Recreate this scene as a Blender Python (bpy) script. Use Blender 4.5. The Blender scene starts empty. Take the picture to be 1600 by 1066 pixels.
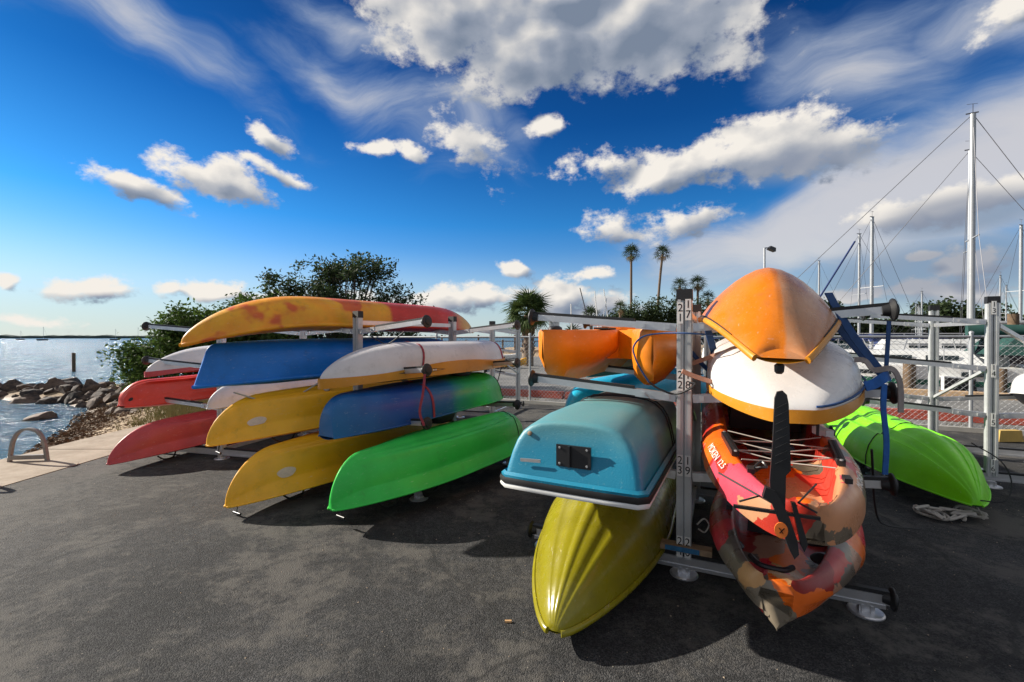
import bpy, math, random
import numpy as np
from mathutils import Vector as V, Matrix as Mx, noise as mnoise
R = math.radians
sc = bpy.context.scene
col = sc.collection
rnd = random.Random(7)

# ---------------------------------------------------------------- camera
CAMZ = 1.5
cam_d = bpy.data.cameras.new('camera'); cam = bpy.data.objects.new('camera', cam_d); col.objects.link(cam)
cam_d.sensor_width = 36; cam_d.lens = 15.75; cam_d.clip_start = 0.05; cam_d.clip_end = 9000
cam.location = (0, 0, CAMZ); cam.rotation_euler = (R(90 - 0.41), 0, 0)
sc.camera = cam
sc.cycles.max_bounces = 6; sc.cycles.diffuse_bounces = 3; sc.cycles.glossy_bounces = 3; sc.cycles.transparent_max_bounces = 4
sc.view_settings.view_transform = 'Standard'; sc.view_settings.look = 'None'
sc.view_settings.gamma = 1; sc.view_settings.use_curve_mapping = False
sc.view_settings.exposure = 1.2

def N(t, typ, ins=None, **props):
    n = t.nodes.new(typ)
    for k, v in props.items(): setattr(n, k, v)
    for k, v in (ins or {}).items():
        s = n.inputs[k]
        if isinstance(v, bpy.types.NodeSocket): t.links.new(v, s)
        else:
            if isinstance(v, (tuple, list)) and s.type == 'RGBA' and len(v) == 3: v = (*v, 1)
            s.default_value = v
    return n
def MA(t, op, a, b=0.0, c=None, clamp=False):
    ins = {0: a, 1: b}
    if c is not None: ins[2] = c
    n = N(t, 'ShaderNodeMath', ins, operation=op, use_clamp=clamp); return n.outputs[0]
def VM(t, op, a, b=(0, 0, 0)):
    return N(t, 'ShaderNodeVectorMath', {0: a, 1: b}, operation=op).outputs[0]
def MR(t, v, a, b, c=0.0, d=1.0, smooth=True):
    return N(t, 'ShaderNodeMapRange', {0: v, 1: a, 2: b, 3: c, 4: d}, interpolation_type='SMOOTHSTEP' if smooth else 'LINEAR').outputs[0]
def MIX(t, f, a, b, mode='MIX'):
    n = N(t, 'ShaderNodeMix', data_type='RGBA', blend_type=mode)
    for s, v in ((n.inputs[0], f), (n.inputs[6], a), (n.inputs[7], b)):
        if isinstance(v, bpy.types.NodeSocket): t.links.new(v, s)
        else: s.default_value = (*v, 1) if isinstance(v, (tuple, list)) and len(v) == 3 else v
    return n.outputs[2]
def RAMP(t, f, stops, interp='LINEAR'):
    n = N(t, 'ShaderNodeValToRGB', {0: f}); cr = n.color_ramp; cr.interpolation = interp
    while len(cr.elements) < len(stops): cr.elements.new(0.5)
    for e, (p, c) in zip(cr.elements, stops): e.position = p; e.color = (*c, 1) if len(c) == 3 else c
    return n.outputs[0]

# ---------------------------------------------------------------- sky with clouds, sun
SUN_DIR = V((-0.955, 0.30, 0.0)).normalized() * math.cos(R(28)) + V((0, 0, math.sin(R(28))))
def pdir(u, v): return V(((u - 800) / 700, 1.0, (528 - v) / 700)).normalized()
world = bpy.data.worlds.new('World'); sc.world = world; world.use_nodes = True
wt = world.node_tree; wt.nodes.clear()

# (u, v, half width, half height, strength, tilt) of every cumulus, as directions in the sky
CUM = [(700,25,115,66,1.4,0),(850,70,150,62,1.6,10),(990,30,190,75,1.5,-12),(860,0,230,60,1.6,0),
 (215,293,78,17,1.0,-14),(342,284,80,30,1.2,-8),(412,215,42,13,.8,-20),(428,268,46,11,.85,-20),(854,203,30,13,1.0,0),
 (588,233,32,9,.8,5),(640,236,26,10,.8,-15),(735,228,58,24,.55,-28),(1060,262,115,28,.95,14),(1180,232,100,42,1.1,6),(1280,238,90,32,.85,0),(940,262,60,18,.7,-8),
 (945,358,45,20,.65,0),(1060,352,70,20,.7,6),(130,445,62,19,1.2,0),(330,450,46,16,1.15,0),(265,446,20,12,.9,0),(807,421,24,11,1.1,0),
 (928,431,32,10,1.0,0),(5,438,20,14,1.1,0),(700,468,60,18,1.1,0),(760,462,50,17,1.1,0),(880,462,62,24,1.1,0),(560,480,90,22,1.0,0),(930,485,60,25,1.0,0),
 (1390,338,72,26,1.15,0),(1500,312,105,26,1.15,4),(1560,300,70,24,1.1,0),(1442,394,24,9,1.0,0),(1510,415,50,26,1.15,0),(1480,455,80,20,1.0,0),(1330,462,40,10,.9,0),(420,472,60,14,1.0,0),(60,500,60,8,.7,0),
 (1580,20,60,26,.8,0),(1180,470,60,12,.8,0)]
SHEET = [(1480,300,380,120,1.35,22),(1230,390,320,75,1.25,12),(1590,220,200,110,1.1,20),(1330,120,190,70,.85,-30),(620,160,220,60,.75,-25),(250,80,280,65,.62,-12),(740,235,120,40,.7,-28),
 (600,20,280,45,.65,-8),(1500,60,220,60,.75,-10),(420,190,120,30,.3,-20),(1560,430,200,60,.5,0),(1380,180,120,40,.5,-20),(60,40,140,50,.45,0),
 (790,235,90,30,.5,-30),(1000,400,160,40,.5,8)]
def blob(t, vec, c, a, b, s, tilt):
    # local frame: x right, y outward, z up ; ellipsoid falloff
    r = V((c.y, -c.x, 0)).normalized(); up = r.cross(c).normalized()
    r2, up2 = (Mx.Rotation(-R(tilt), 3, c) @ r), (Mx.Rotation(-R(tilt), 3, c) @ up)
    m = Mx((r2, c, up2)).transposed()
    mp = N(t, 'ShaderNodeMapping', {0: vec, 1: tuple(c), 2: tuple(m.to_euler()), 3: (a, .7, b)}, vector_type='TEXTURE').outputs[0]
    ln = N(t, 'ShaderNodeVectorMath', {0: mp}, operation='LENGTH').outputs[1]
    return MA(t, 'MULTIPLY_ADD', ln, -s, s)
def seq(t, vec, cur):
    # makes each cloud wait for the one before it, so that few values are alive at a time
    if cur is None: return vec
    return N(t, 'ShaderNodeVectorMath', {0: cur, 1: (1e-7, 1e-7, 1e-7), 2: vec}, operation='MULTIPLY_ADD').outputs[0]
def px_blob(u, v, a, b):
    c = pdir(u, v); k = math.sqrt(1 + ((u - 800) / 700) ** 2 + ((528 - v) / 700) ** 2)
    cosh = math.sqrt(1 + ((u - 800) / 700) ** 2)
    return c, a / 700 / k / (1 if cosh < 1.05 else cosh ** .8), b / 700 / k
def group(name, builder):
    g = bpy.data.node_groups.new(name, 'ShaderNodeTree')
    g.interface.new_socket('vec', in_out='INPUT', socket_type='NodeSocketVector')
    g.interface.new_socket('d', in_out='OUTPUT', socket_type='NodeSocketFloat')
    gi = g.nodes.new('NodeGroupInput'); go = g.nodes.new('NodeGroupOutput')
    o = builder(g, gi.outputs[0]); o = o if isinstance(o, tuple) else (o,)
    for k, q in enumerate(o):
        if k: g.interface.new_socket('lo', in_out='OUTPUT', socket_type='NodeSocketFloat')
        g.links.new(q, go.inputs[k])
    return g
def b_cum(t, vec):
    w = N(t, 'ShaderNodeTexNoise', {'Vector': vec, 'Scale': 9.0, 'Detail': 3.0, 'Roughness': .6}).outputs['Color']
    w = VM(t, 'SUBTRACT', w, (.5, .5, .5)); w = VM(t, 'MULTIPLY', w, (.05, .05, .05)); v2 = VM(t, 'ADD', vec, w)
    cur = None
    for (u, v, a, b, s, tl) in CUM:
        c, aa, bb = px_blob(u, v, a * 1.12, b * 1.25); o = blob(t, seq(t, v2, cur), c, aa, bb, s, tl)
        cur = o if cur is None else MA(t, 'MAXIMUM', cur, o)
    # unseen cumulus behind and beside the camera, cover thickened to fill the shaded hulls
    lowf = N(t, 'ShaderNodeTexNoise', {'Vector': seq(t, VM(t, 'MULTIPLY', vec, (1, 1, 2.2)), cur), 'Scale': 4.0, 'Detail': 1.0}).outputs[0]
    back = MR(t, N(t, 'ShaderNodeSeparateXYZ', {0: vec}).outputs[1], .56, .44)
    cur = MA(t, 'MAXIMUM', cur, MA(t, 'ADD', MA(t, 'MULTIPLY', MA(t, 'SUBTRACT', lowf, .38), 7.0), MA(t, 'MULTIPLY_ADD', back, 7.0, -7.0)))
    n1 = N(t, 'ShaderNodeTexNoise', {'Vector': VM(t, 'MULTIPLY', vec, (1, 1, 1.5)), 'Scale': 15.0, 'Detail': 6.5, 'Roughness': .64}).outputs[0]
    n1 = MA(t, 'MULTIPLY_ADD', n1, 2.7, -1.36)
    n2 = N(t, 'ShaderNodeTexNoise', {'Vector': VM(t, 'MULTIPLY', vec, (1, 1, 1.5)), 'Scale': 13.0, 'Detail': 1.5, 'Roughness': .5}).outputs[0]
    c2 = MA(t, 'MAXIMUM', cur, -1.5)
    return MA(t, 'ADD', c2, n1), MA(t, 'ADD', c2, MA(t, 'MULTIPLY_ADD', n2, 1.6, -.8))
def b_sheet(t, vec):
    w = N(t, 'ShaderNodeTexNoise', {'Vector': vec, 'Scale': 2.2, 'Detail': 3.0, 'Roughness': .6}).outputs['Color']
    v2 = VM(t, 'ADD', vec, VM(t, 'MULTIPLY', VM(t, 'SUBTRACT', w, (.5, .5, .5)), (.35, .35, .35)))
    cur = None
    for (u, v, a, b, s, tl) in SHEET:
        c, aa, bb = px_blob(u, v, a * 1.2, b * 1.35); o = blob(t, seq(t, v2, cur), c, aa, bb, s, tl)
        cur = o if cur is None else MA(t, 'MAXIMUM', cur, o)
    mp = N(t, 'ShaderNodeMapping', {0: v2, 2: (0, R(-24), R(10)), 3: (2.2, 3, 8.5)}).outputs[0]
    n1 = N(t, 'ShaderNodeTexNoise', {'Vector': mp, 'Scale': 1.0, 'Detail': 9.0, 'Roughness': .62}).outputs[0]
    return MA(t, 'ADD', MA(t, 'MAXIMUM', cur, -.25), MA(t, 'MULTIPLY_ADD', n1, 1.5, -.86))
g_c = group('cumulus_density', b_cum); g_s = group('cirrus_density', b_sheet)
def use(g, vec):
    n = wt.nodes.new('ShaderNodeGroup'); n.node_tree = g; wt.links.new(vec, n.inputs[0]); return n.outputs
tc = N(wt, 'ShaderNodeTexCoord').outputs['Generated']
dirv = N(wt, 'ShaderNodeVectorMath', {0: tc}, operation='NORMALIZE').outputs[0]
sky = N(wt, 'ShaderNodeTexSky', sky_type='NISHITA', sun_disc=False, sun_elevation=R(28), sun_rotation=math.atan2(SUN_DIR.x, SUN_DIR.y), altitude=0, air_density=1.0, dust_density=.35, ozone_density=3.5).outputs[0]
sepz = N(wt, 'ShaderNodeSeparateXYZ', {0: dirv}).outputs[2]
elev = MA(wt, 'MAXIMUM', sepz, 0.0)
# polarised look of the photograph: the same deepening all the way round, by height only
tint = RAMP(wt, elev, [(0.0, (.50, .56, .62)), (.10, (.42, .56, .70)), (.24, (.10, .42, .68)), (.42, (.028, .22, .46)), (.65, (.018, .12, .28)), (1, (.016, .095, .24))])
base = MIX(wt, 1.0, sky, tint, 'MULTIPLY')
shift = tuple(V((-.024, 0.0, .024)))
dc, lo1 = use(g_c, dirv); lo2 = use(g_c, VM(wt, 'ADD', dirv, shift))[1]
ds = use(g_s, dirv)[0]
cov = MR(wt, dc, -.14, .46)
thick = MR(wt, lo1, .2, 1.1)
lit = MA(wt, 'ADD', MA(wt, 'MULTIPLY_ADD', MA(wt, 'SUBTRACT', lo1, lo2), .95, .62), MA(wt, 'MULTIPLY', MA(wt, 'SUBTRACT', dc, lo1), .22))
lit = MA(wt, 'SUBTRACT', lit, MA(wt, 'MULTIPLY', thick, .30), clamp=True)
ccol = RAMP(wt, lit, [(0, (1.0, 1.25, 1.7)), (.35, (1.7, 1.9, 2.3)), (.65, (3.0, 3.0, 3.05)), (1, (4.7, 4.45, 4.1))])
covs = MA(wt, 'MULTIPLY', MR(wt, ds, -.08, .75), .85)
scol = MIX(wt, MR(wt, ds, .1, 1.0), (1.3, 1.9, 2.9), (3.5, 3.4, 3.4))
skyc = MIX(wt, covs, base, scol)
hz = MR(wt, elev, .0, .20, .75, 0)
hzc = MIX(wt, hz, skyc, (2.9, 3.5, 3.65))
bank = None
for (u, v, a, b, s_) in [(1460, 425, 330, 75, 1.0), (1500, 335, 190, 46, 1.1), (1250, 255, 130, 40, .8)]:
    c_, aa_, bb_ = px_blob(u, v, a, b); q_ = blob(wt, seq(wt, dirv, bank), c_, aa_, bb_, s_, 3); bank = q_ if bank is None else MA(wt, 'MAXIMUM', bank, q_)
bank = MA(wt, 'MULTIPLY', MR(wt, bank, 0.0, .7), .8)
hzc = MIX(wt, bank, hzc, (1.15, 1.6, 2.25))
ccol = MIX(wt, bank, ccol, (1.35, 1.55, 2.0))
final = MIX(wt, cov, hzc, ccol)
low = MR(wt, sepz, -.02, .0)
final = MIX(wt, low, (1.2, 1.4, 1.6), final)
bg = N(wt, 'ShaderNodeBackground', {0: final, 1: 0.085})
wo = N(wt, 'ShaderNodeOutputWorld'); wt.links.new(bg.outputs[0], wo.inputs[0])
world.cycles.sampling_method = 'MANUAL'; world.cycles.sample_map_resolution = 512

sl = bpy.data.lights.new('sun', 'SUN'); sl.energy = 3.6; sl.angle = R(.5); sl.color = (1, .93, .82)
so = bpy.data.objects.new('sun', sl); col.objects.link(so); so.rotation_euler = SUN_DIR.to_track_quat('Z', 'Y').to_euler()

# ---------------------------------------------------------------- materials
MATS = {}
def mat(name, color=(.5, .5, .5), rough=.5, metal=0.0, var=.0, vscale=4.0, bump=0.0, bscale=60.0, coat=0.0, spec=.5, fn=None, trans=0.0):
    if name in MATS: return MATS[name]
    m = bpy.data.materials.new(name); m.use_nodes = True; t = m.node_tree; t.nodes.clear()
    out = N(t, 'ShaderNodeOutputMaterial')
    p = N(t, 'ShaderNodeBsdfPrincipled', {'Roughness': rough, 'Metallic': metal, 'Coat Weight': coat, 'Specular IOR Level': spec})
    oc = N(t, 'ShaderNodeTexCoord').outputs['Object']
    if fn: c = fn(t, oc, p)
    else:
        c = N(t, 'ShaderNodeRGB').outputs[0]; c.default_value = (*color, 1)
    if var > 0:
        nz = N(t, 'ShaderNodeTexNoise', {'Vector': oc, 'Scale': vscale, 'Detail': 6.0, 'Roughness': .65}).outputs[0]
        k = MR(t, nz, .25, .75, 1 - var, 1 + var, False)
        kk = N(t, 'ShaderNodeCombineXYZ', {0: k, 1: k, 2: k}).outputs[0]
        c = MIX(t, 1.0, c, kk, 'MULTIPLY')
    t.links.new(c, p.inputs['Base Color'])
    if bump > 0:
        nz = N(t, 'ShaderNodeTexNoise', {'Vector': oc, 'Scale': bscale, 'Detail': 4.0}).outputs[0]
        b = N(t, 'ShaderNodeBump', {'Strength': bump, 'Height': nz, 'Distance': .01})
        t.links.new(b.outputs[0], p.inputs['Normal'])
    if trans > 0:
        tr = N(t, 'ShaderNodeBsdfTranslucent', {0: c}); mx = N(t, 'ShaderNodeMixShader', {0: trans, 1: p.outputs[0], 2: tr.outputs[0]})
        t.links.new(mx.outputs[0], out.inputs[0])
    else: t.links.new(p.outputs[0], out.inputs[0])
    MATS[name] = m; return m

def plastic(name, color, rough=.34, fn=None, chalk=.42):
    """rotomoulded polyethylene: slightly uneven, chalky scuffs and fine scratches"""
    def f(t, oc, p):
        if fn: c = fn(t, oc, p)
        else:
            c = N(t, 'ShaderNodeRGB').outputs[0]; c.default_value = (*color, 1)
        big = N(t, 'ShaderNodeTexNoise', {'Vector': oc, 'Scale': 2.3, 'Detail': 5.0, 'Roughness': .6}).outputs[0]
        g = MR(t, big, .35, .75, .86, 1.1)
        c = MIX(t, 1.0, c, N(t, 'ShaderNodeCombineXYZ', {0: g, 1: g, 2: g}).outputs[0], 'MULTIPLY')
        mp = N(t, 'ShaderNodeMapping', {0: oc, 3: (6, 60, 60)}).outputs[0]
        scr = N(t, 'ShaderNodeTexNoise', {'Vector': mp, 'Scale': 1.0, 'Detail': 6.0, 'Roughness': .75}).outputs[0]
        sm = MR(t, scr, .58, .78)
        c = MIX(t, MA(t, 'MULTIPLY', sm, chalk), c, (.75, .73, .68))
        dirt = N(t, 'ShaderNodeTexNoise', {'Vector': oc, 'Scale': 7.0, 'Detail': 8.0, 'Roughness': .7}).outputs[0]
        c = MIX(t, MA(t, 'MULTIPLY', MR(t, dirt, .55, .8), .35), c, (.06, .05, .04))
        t.links.new(MR(t, dirt, .3, .75, rough - .06, rough + .22, False), p.inputs['Roughness'])
        b = N(t, 'ShaderNodeBump', {'Strength': .06, 'Height': N(t, 'ShaderNodeTexNoise', {'Vector': oc, 'Scale': 14.0, 'Detail': 3.0}).outputs[0], 'Distance': .02})
        t.links.new(b.outputs[0], p.inputs['Normal'])
        return c
    return mat(name, fn=f, rough=rough)
def camo_fn(cols, scale, seed):
    def f(t, oc, p):
        w = N(t, 'ShaderNodeTexNoise', {'Vector': oc, 'Scale': 5.0, 'Detail': 6.0, 'Roughness': .5}).outputs['Color']
        v = VM(t, 'ADD', VM(t, 'ADD', oc, (seed, seed * 1.7, seed * .3)), VM(t, 'MULTIPLY', w, (.22, .22, .22)))
        v = N(t, 'ShaderNodeMapping', {0: v, 3: (scale * .7, scale * 1.25, scale * 1.25)}).outputs[0]
        vo = N(t, 'ShaderNodeTexVoronoi', {'Vector': v, 'Scale': 1.0}, feature='F1').outputs['Color']
        s = N(t, 'ShaderNodeSeparateColor', {0: vo}).outputs[0]
        n = len(cols)
        return RAMP(t, s, [(i / n, c) for i, c in enumerate(cols)], 'CONSTANT')
    return f

M = {}
M['alu'] = mat('aluminium_extrusion', (.62, .62, .63), .34, .75, var=.12, vscale=9, bump=.05, bscale=30)
M['alu_dull'] = mat('dull_aluminium', (.50, .51, .51), .5, .35, var=.2, vscale=5)
M['galv'] = mat('galvanised_steel', (.40, .41, .42), .5, .6, var=.2, vscale=12)
M['black'] = mat('black_rubber', (.012, .012, .013), .55, var=.3, vscale=8)
M['blackp'] = mat('black_plastic', (.02, .02, .022), .35, var=.2, vscale=6)
M['rope'] = mat('black_bungee_cord', (.015, .015, .018), .7)
M['wrope'] = mat('white_cord', (.42, .39, .34), .8)
M['white_plate'] = mat('number_plate_white', (.75, .74, .71), .5, var=.08)
M['digit'] = mat('number_black', (.006, .006, .006), .8, spec=.1)
M['wood'] = mat('weathered_wood', (.30, .20, .12), .8, var=.35, vscale=14, bump=.3, bscale=40)
M['bluetape'] = mat('blue_tape', (.03, .16, .33), .5, var=.4, vscale=40)
M['yellow'] = plastic('yellow_polyethylene', (.97, .47, .012))
M['patch'] = mat('pale_worn_patch', (.80, .60, .48), .7, var=.15, vscale=30)
M['green'] = plastic('green_polyethylene', (.03, .58, .07))
M['lime'] = plastic('lime_polyethylene', (.20, .72, .004))
M['blue'] = plastic('blue_polyethylene', (.004, .19, .66))
M['red'] = plastic('red_polyethylene', (.66, .045, .02))
M['pinkred'] = plastic('faded_red_polyethylene', (.50, .055, .06))
M['white'] = plastic('white_gelcoat', (.66, .63, .62), .28, chalk=.05)
M['whiteside'] = plastic('white_gelcoat_worn', (.72, .70, .68), .22, chalk=.03)
M['ocre'] = plastic('orange_deck_polyethylene', (.62, .25, .012))
M['orange'] = plastic('orange_polyethylene', (.80, .22, .003))
def tan_side_fn(t, oc, p):  # orange, mixed towards tan on one side of the keel with a noisy edge
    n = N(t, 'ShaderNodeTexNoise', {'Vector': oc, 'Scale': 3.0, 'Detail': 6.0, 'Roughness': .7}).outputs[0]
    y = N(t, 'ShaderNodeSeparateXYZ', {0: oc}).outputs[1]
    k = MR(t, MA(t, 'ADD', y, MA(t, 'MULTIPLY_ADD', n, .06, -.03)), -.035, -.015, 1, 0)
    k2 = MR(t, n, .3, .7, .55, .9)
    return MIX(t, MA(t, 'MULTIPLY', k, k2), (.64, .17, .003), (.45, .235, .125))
M['orange2'] = plastic('deep_orange_fibreglass', (0, 0, 0), .22, fn=tan_side_fn)
M['cyan'] = plastic('cyan_polyethylene', (.012, .42, .62))
M['olive'] = plastic('olive_yellow_polyethylene', (.27, .235, .010), .22)
M['pale'] = plastic('pale_grey_polyethylene', (.55, .56, .57))
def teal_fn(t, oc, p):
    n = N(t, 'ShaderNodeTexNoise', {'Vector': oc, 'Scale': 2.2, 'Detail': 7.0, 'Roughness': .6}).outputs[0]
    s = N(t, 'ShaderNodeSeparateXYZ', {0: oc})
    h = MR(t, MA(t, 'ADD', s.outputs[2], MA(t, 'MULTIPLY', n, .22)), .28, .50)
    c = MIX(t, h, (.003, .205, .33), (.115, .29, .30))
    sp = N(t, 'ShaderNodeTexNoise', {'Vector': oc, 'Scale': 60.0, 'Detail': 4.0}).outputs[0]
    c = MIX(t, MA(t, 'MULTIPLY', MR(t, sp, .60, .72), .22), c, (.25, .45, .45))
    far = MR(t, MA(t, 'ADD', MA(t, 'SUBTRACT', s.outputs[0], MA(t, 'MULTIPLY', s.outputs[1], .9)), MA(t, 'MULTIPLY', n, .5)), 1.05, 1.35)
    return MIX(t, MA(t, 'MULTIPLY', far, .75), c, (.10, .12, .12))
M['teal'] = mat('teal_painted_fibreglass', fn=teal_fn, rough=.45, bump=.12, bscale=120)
def sunset_fn(t, oc, p):
    x = N(t, 'ShaderNodeSeparateXYZ', {0: oc}).outputs[0]
    n = N(t, 'ShaderNodeTexNoise', {'Vector': VM(t, 'ADD', oc, (3.3, 0, 1.0)), 'Scale': 2.4, 'Detail': 3.0, 'Roughness': .5}).outputs[0]
    n3 = N(t, 'ShaderNodeTexNoise', {'Vector': oc, 'Scale': 5.0, 'Detail': 2.0}).outputs[0]
    base = MIX(t, MR(t, n3, .35, .65), (.90, .33, .008), (.88, .40, .012))
    blot = MA(t, 'MULTIPLY', MR(t, n, .56, .63), .75)
    red = MR(t, MA(t, 'ADD', x, MA(t, 'MULTIPLY_ADD', n, 2.4, -1.2)), 1.75, 2.15)
    tip = MR(t, x, 3.1, 3.5)
    c = MIX(t, MA(t, 'MAXIMUM', blot, red), base, (.62, .035, .02))
    return MIX(t, tip, c, (.70, .33, .02))
M['sunset'] = plastic('orange_red_blend_polyethylene', (0, 0, 0), fn=sunset_fn)
def bg_fn(t, oc, p):
    s = N(t, 'ShaderNodeSeparateXYZ', {0: oc}).outputs[0]
    n = N(t, 'ShaderNodeTexNoise', {'Vector': oc, 'Scale': 3.0, 'Detail': 2.0}).outputs[0]
    f = MA(t, 'MULTIPLY', MA(t, 'ADD', s, MA(t, 'MULTIPLY_ADD', n, .7, -.35)), .4)
    return RAMP(t, f, [(0, (.006, .13, .35)), (.30, (.004, .05, .27)), (.48, (.006, .10, .24)), (.62, (.012, .34, .10)), (.74, (.02, .52, .05)), (1, (.012, .42, .04))])
M['bluegreen'] = plastic('blue_green_blend_polyethylene', (0, 0, 0), fn=bg_fn)
CAMO1 = [(.82, .13, .008), (.62, .05, .03), (.50, .25, .13), (.50, .035, .02), (.66, .07, .11), (.17, .13, .09), (.82, .15, .01), (.42, .03, .018), (.60, .27, .13), (.13, .10, .07)]
CAMO2 = [(.50, .03, .02), (.85, .16, .01), (.40, .035, .03), (.22, .18, .13), (.66, .02, .035), (.62, .34, .14), (.80, .14, .012), (.42, .22, .14), (.30, .025, .02), (.13, .10, .075)]
M['camo1'] = plastic('orange_tan_camouflage', (0, 0, 0), .26, fn=camo_fn(CAMO1, 4.6, 7.7), chalk=.06)
M['camo2'] = plastic('red_orange_camouflage', (0, 0, 0), .26, fn=camo_fn(CAMO2, 5.0, 6.1), chalk=.06)
M['bluestrap'] = mat('blue_webbing', (.012, .055, .17), .7, var=.3, vscale=25)
M['bluestrap2'] = mat('bright_blue_webbing', (.01, .10, .36), .7, var=.3, vscale=25)
M['greystrap'] = mat('grey_webbing', (.30, .26, .24), .8, var=.2, vscale=25)
M['pinkstrap'] = mat('faded_pink_webbing', (.50, .26, .18), .8, var=.2, vscale=25)
M['redstrap'] = mat('red_webbing', (.30, .03, .045), .7, var=.3, vscale=25)
M['whitepaint'] = mat('white_boat_paint', (.74, .74, .72), .3, var=.06, vscale=3)
M['greenpaint'] = mat('green_bottom_paint', (.01, .10, .06), .5)
M['darkpaint'] = mat('dark_boat_paint', (.015, .015, .02), .35)
M['tanpaint'] = mat('tan_boat_paint', (.50, .30, .14), .45, var=.15)
M['canvasblue'] = mat('blue_canvas', (.010, .028, .12), .8, var=.25, vscale=5)
M['canvasgreen'] = mat('green_canvas', (.012, .06, .05), .8, var=.25, vscale=5)
M['glass'] = mat('tinted_glass', (.02, .03, .035), .08)
M['mast'] = mat('mast_aluminium', (.36, .37, .38), .4, .4, var=.1)
M['wire'] = mat('stay_wire', (.10, .10, .11), .5, .5)
M['pile'] = mat('dock_pile_wood', (.13, .085, .05), .9, var=.45, vscale=7, bump=.5, bscale=20)
M['conc'] = mat('dock_concrete', (.40, .38, .34), .85, var=.2, vscale=3)
M['redkerb'] = mat('red_painted_concrete', (.34, .06, .035), .8, var=.35, vscale=9)
M['bark'] = mat('palm_bark', (.16, .115, .08), .95, var=.5, vscale=14, bump=.8, bscale=18)
M['trunk'] = mat('mangrove_bark', (.10, .085, .07), .95, var=.4, vscale=10, bump=.5, bscale=25)

def leafmat(name, c1, c2, sc_=1.4, tr=.3):
    def f(t, oc, p):
        n = N(t, 'ShaderNodeTexNoise', {'Vector': oc, 'Scale': sc_, 'Detail': 5.0, 'Roughness': .8}).outputs[0]
        n2 = N(t, 'ShaderNodeTexWhiteNoise', {'Vector': VM(t, 'SNAP', oc, (.13, .13, .13))}).outputs[0]
        return MIX(t, MA(t, 'ADD', MR(t, n, .35, .65, 0, .7), MA(t, 'MULTIPLY', n2, .3)), c1, c2)
    return mat(name, fn=f, rough=.7, trans=tr, spec=.25)
M['leaf'] = leafmat('mangrove_leaves', (.030, .060, .014), (.10, .16, .03))
M['leafdark'] = leafmat('dark_tree_leaves', (.025, .042, .018), (.055, .085, .03))
M['frond'] = leafmat('palm_frond_green', (.03, .065, .02), (.10, .14, .035), 3.0, .2)
M['frondfar'] = leafmat('far_palm_green', (.025, .045, .02), (.05, .08, .03), .4, .15)
M['dry'] = mat('dry_frond', (.26, .17, .09), .9, var=.3)

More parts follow.
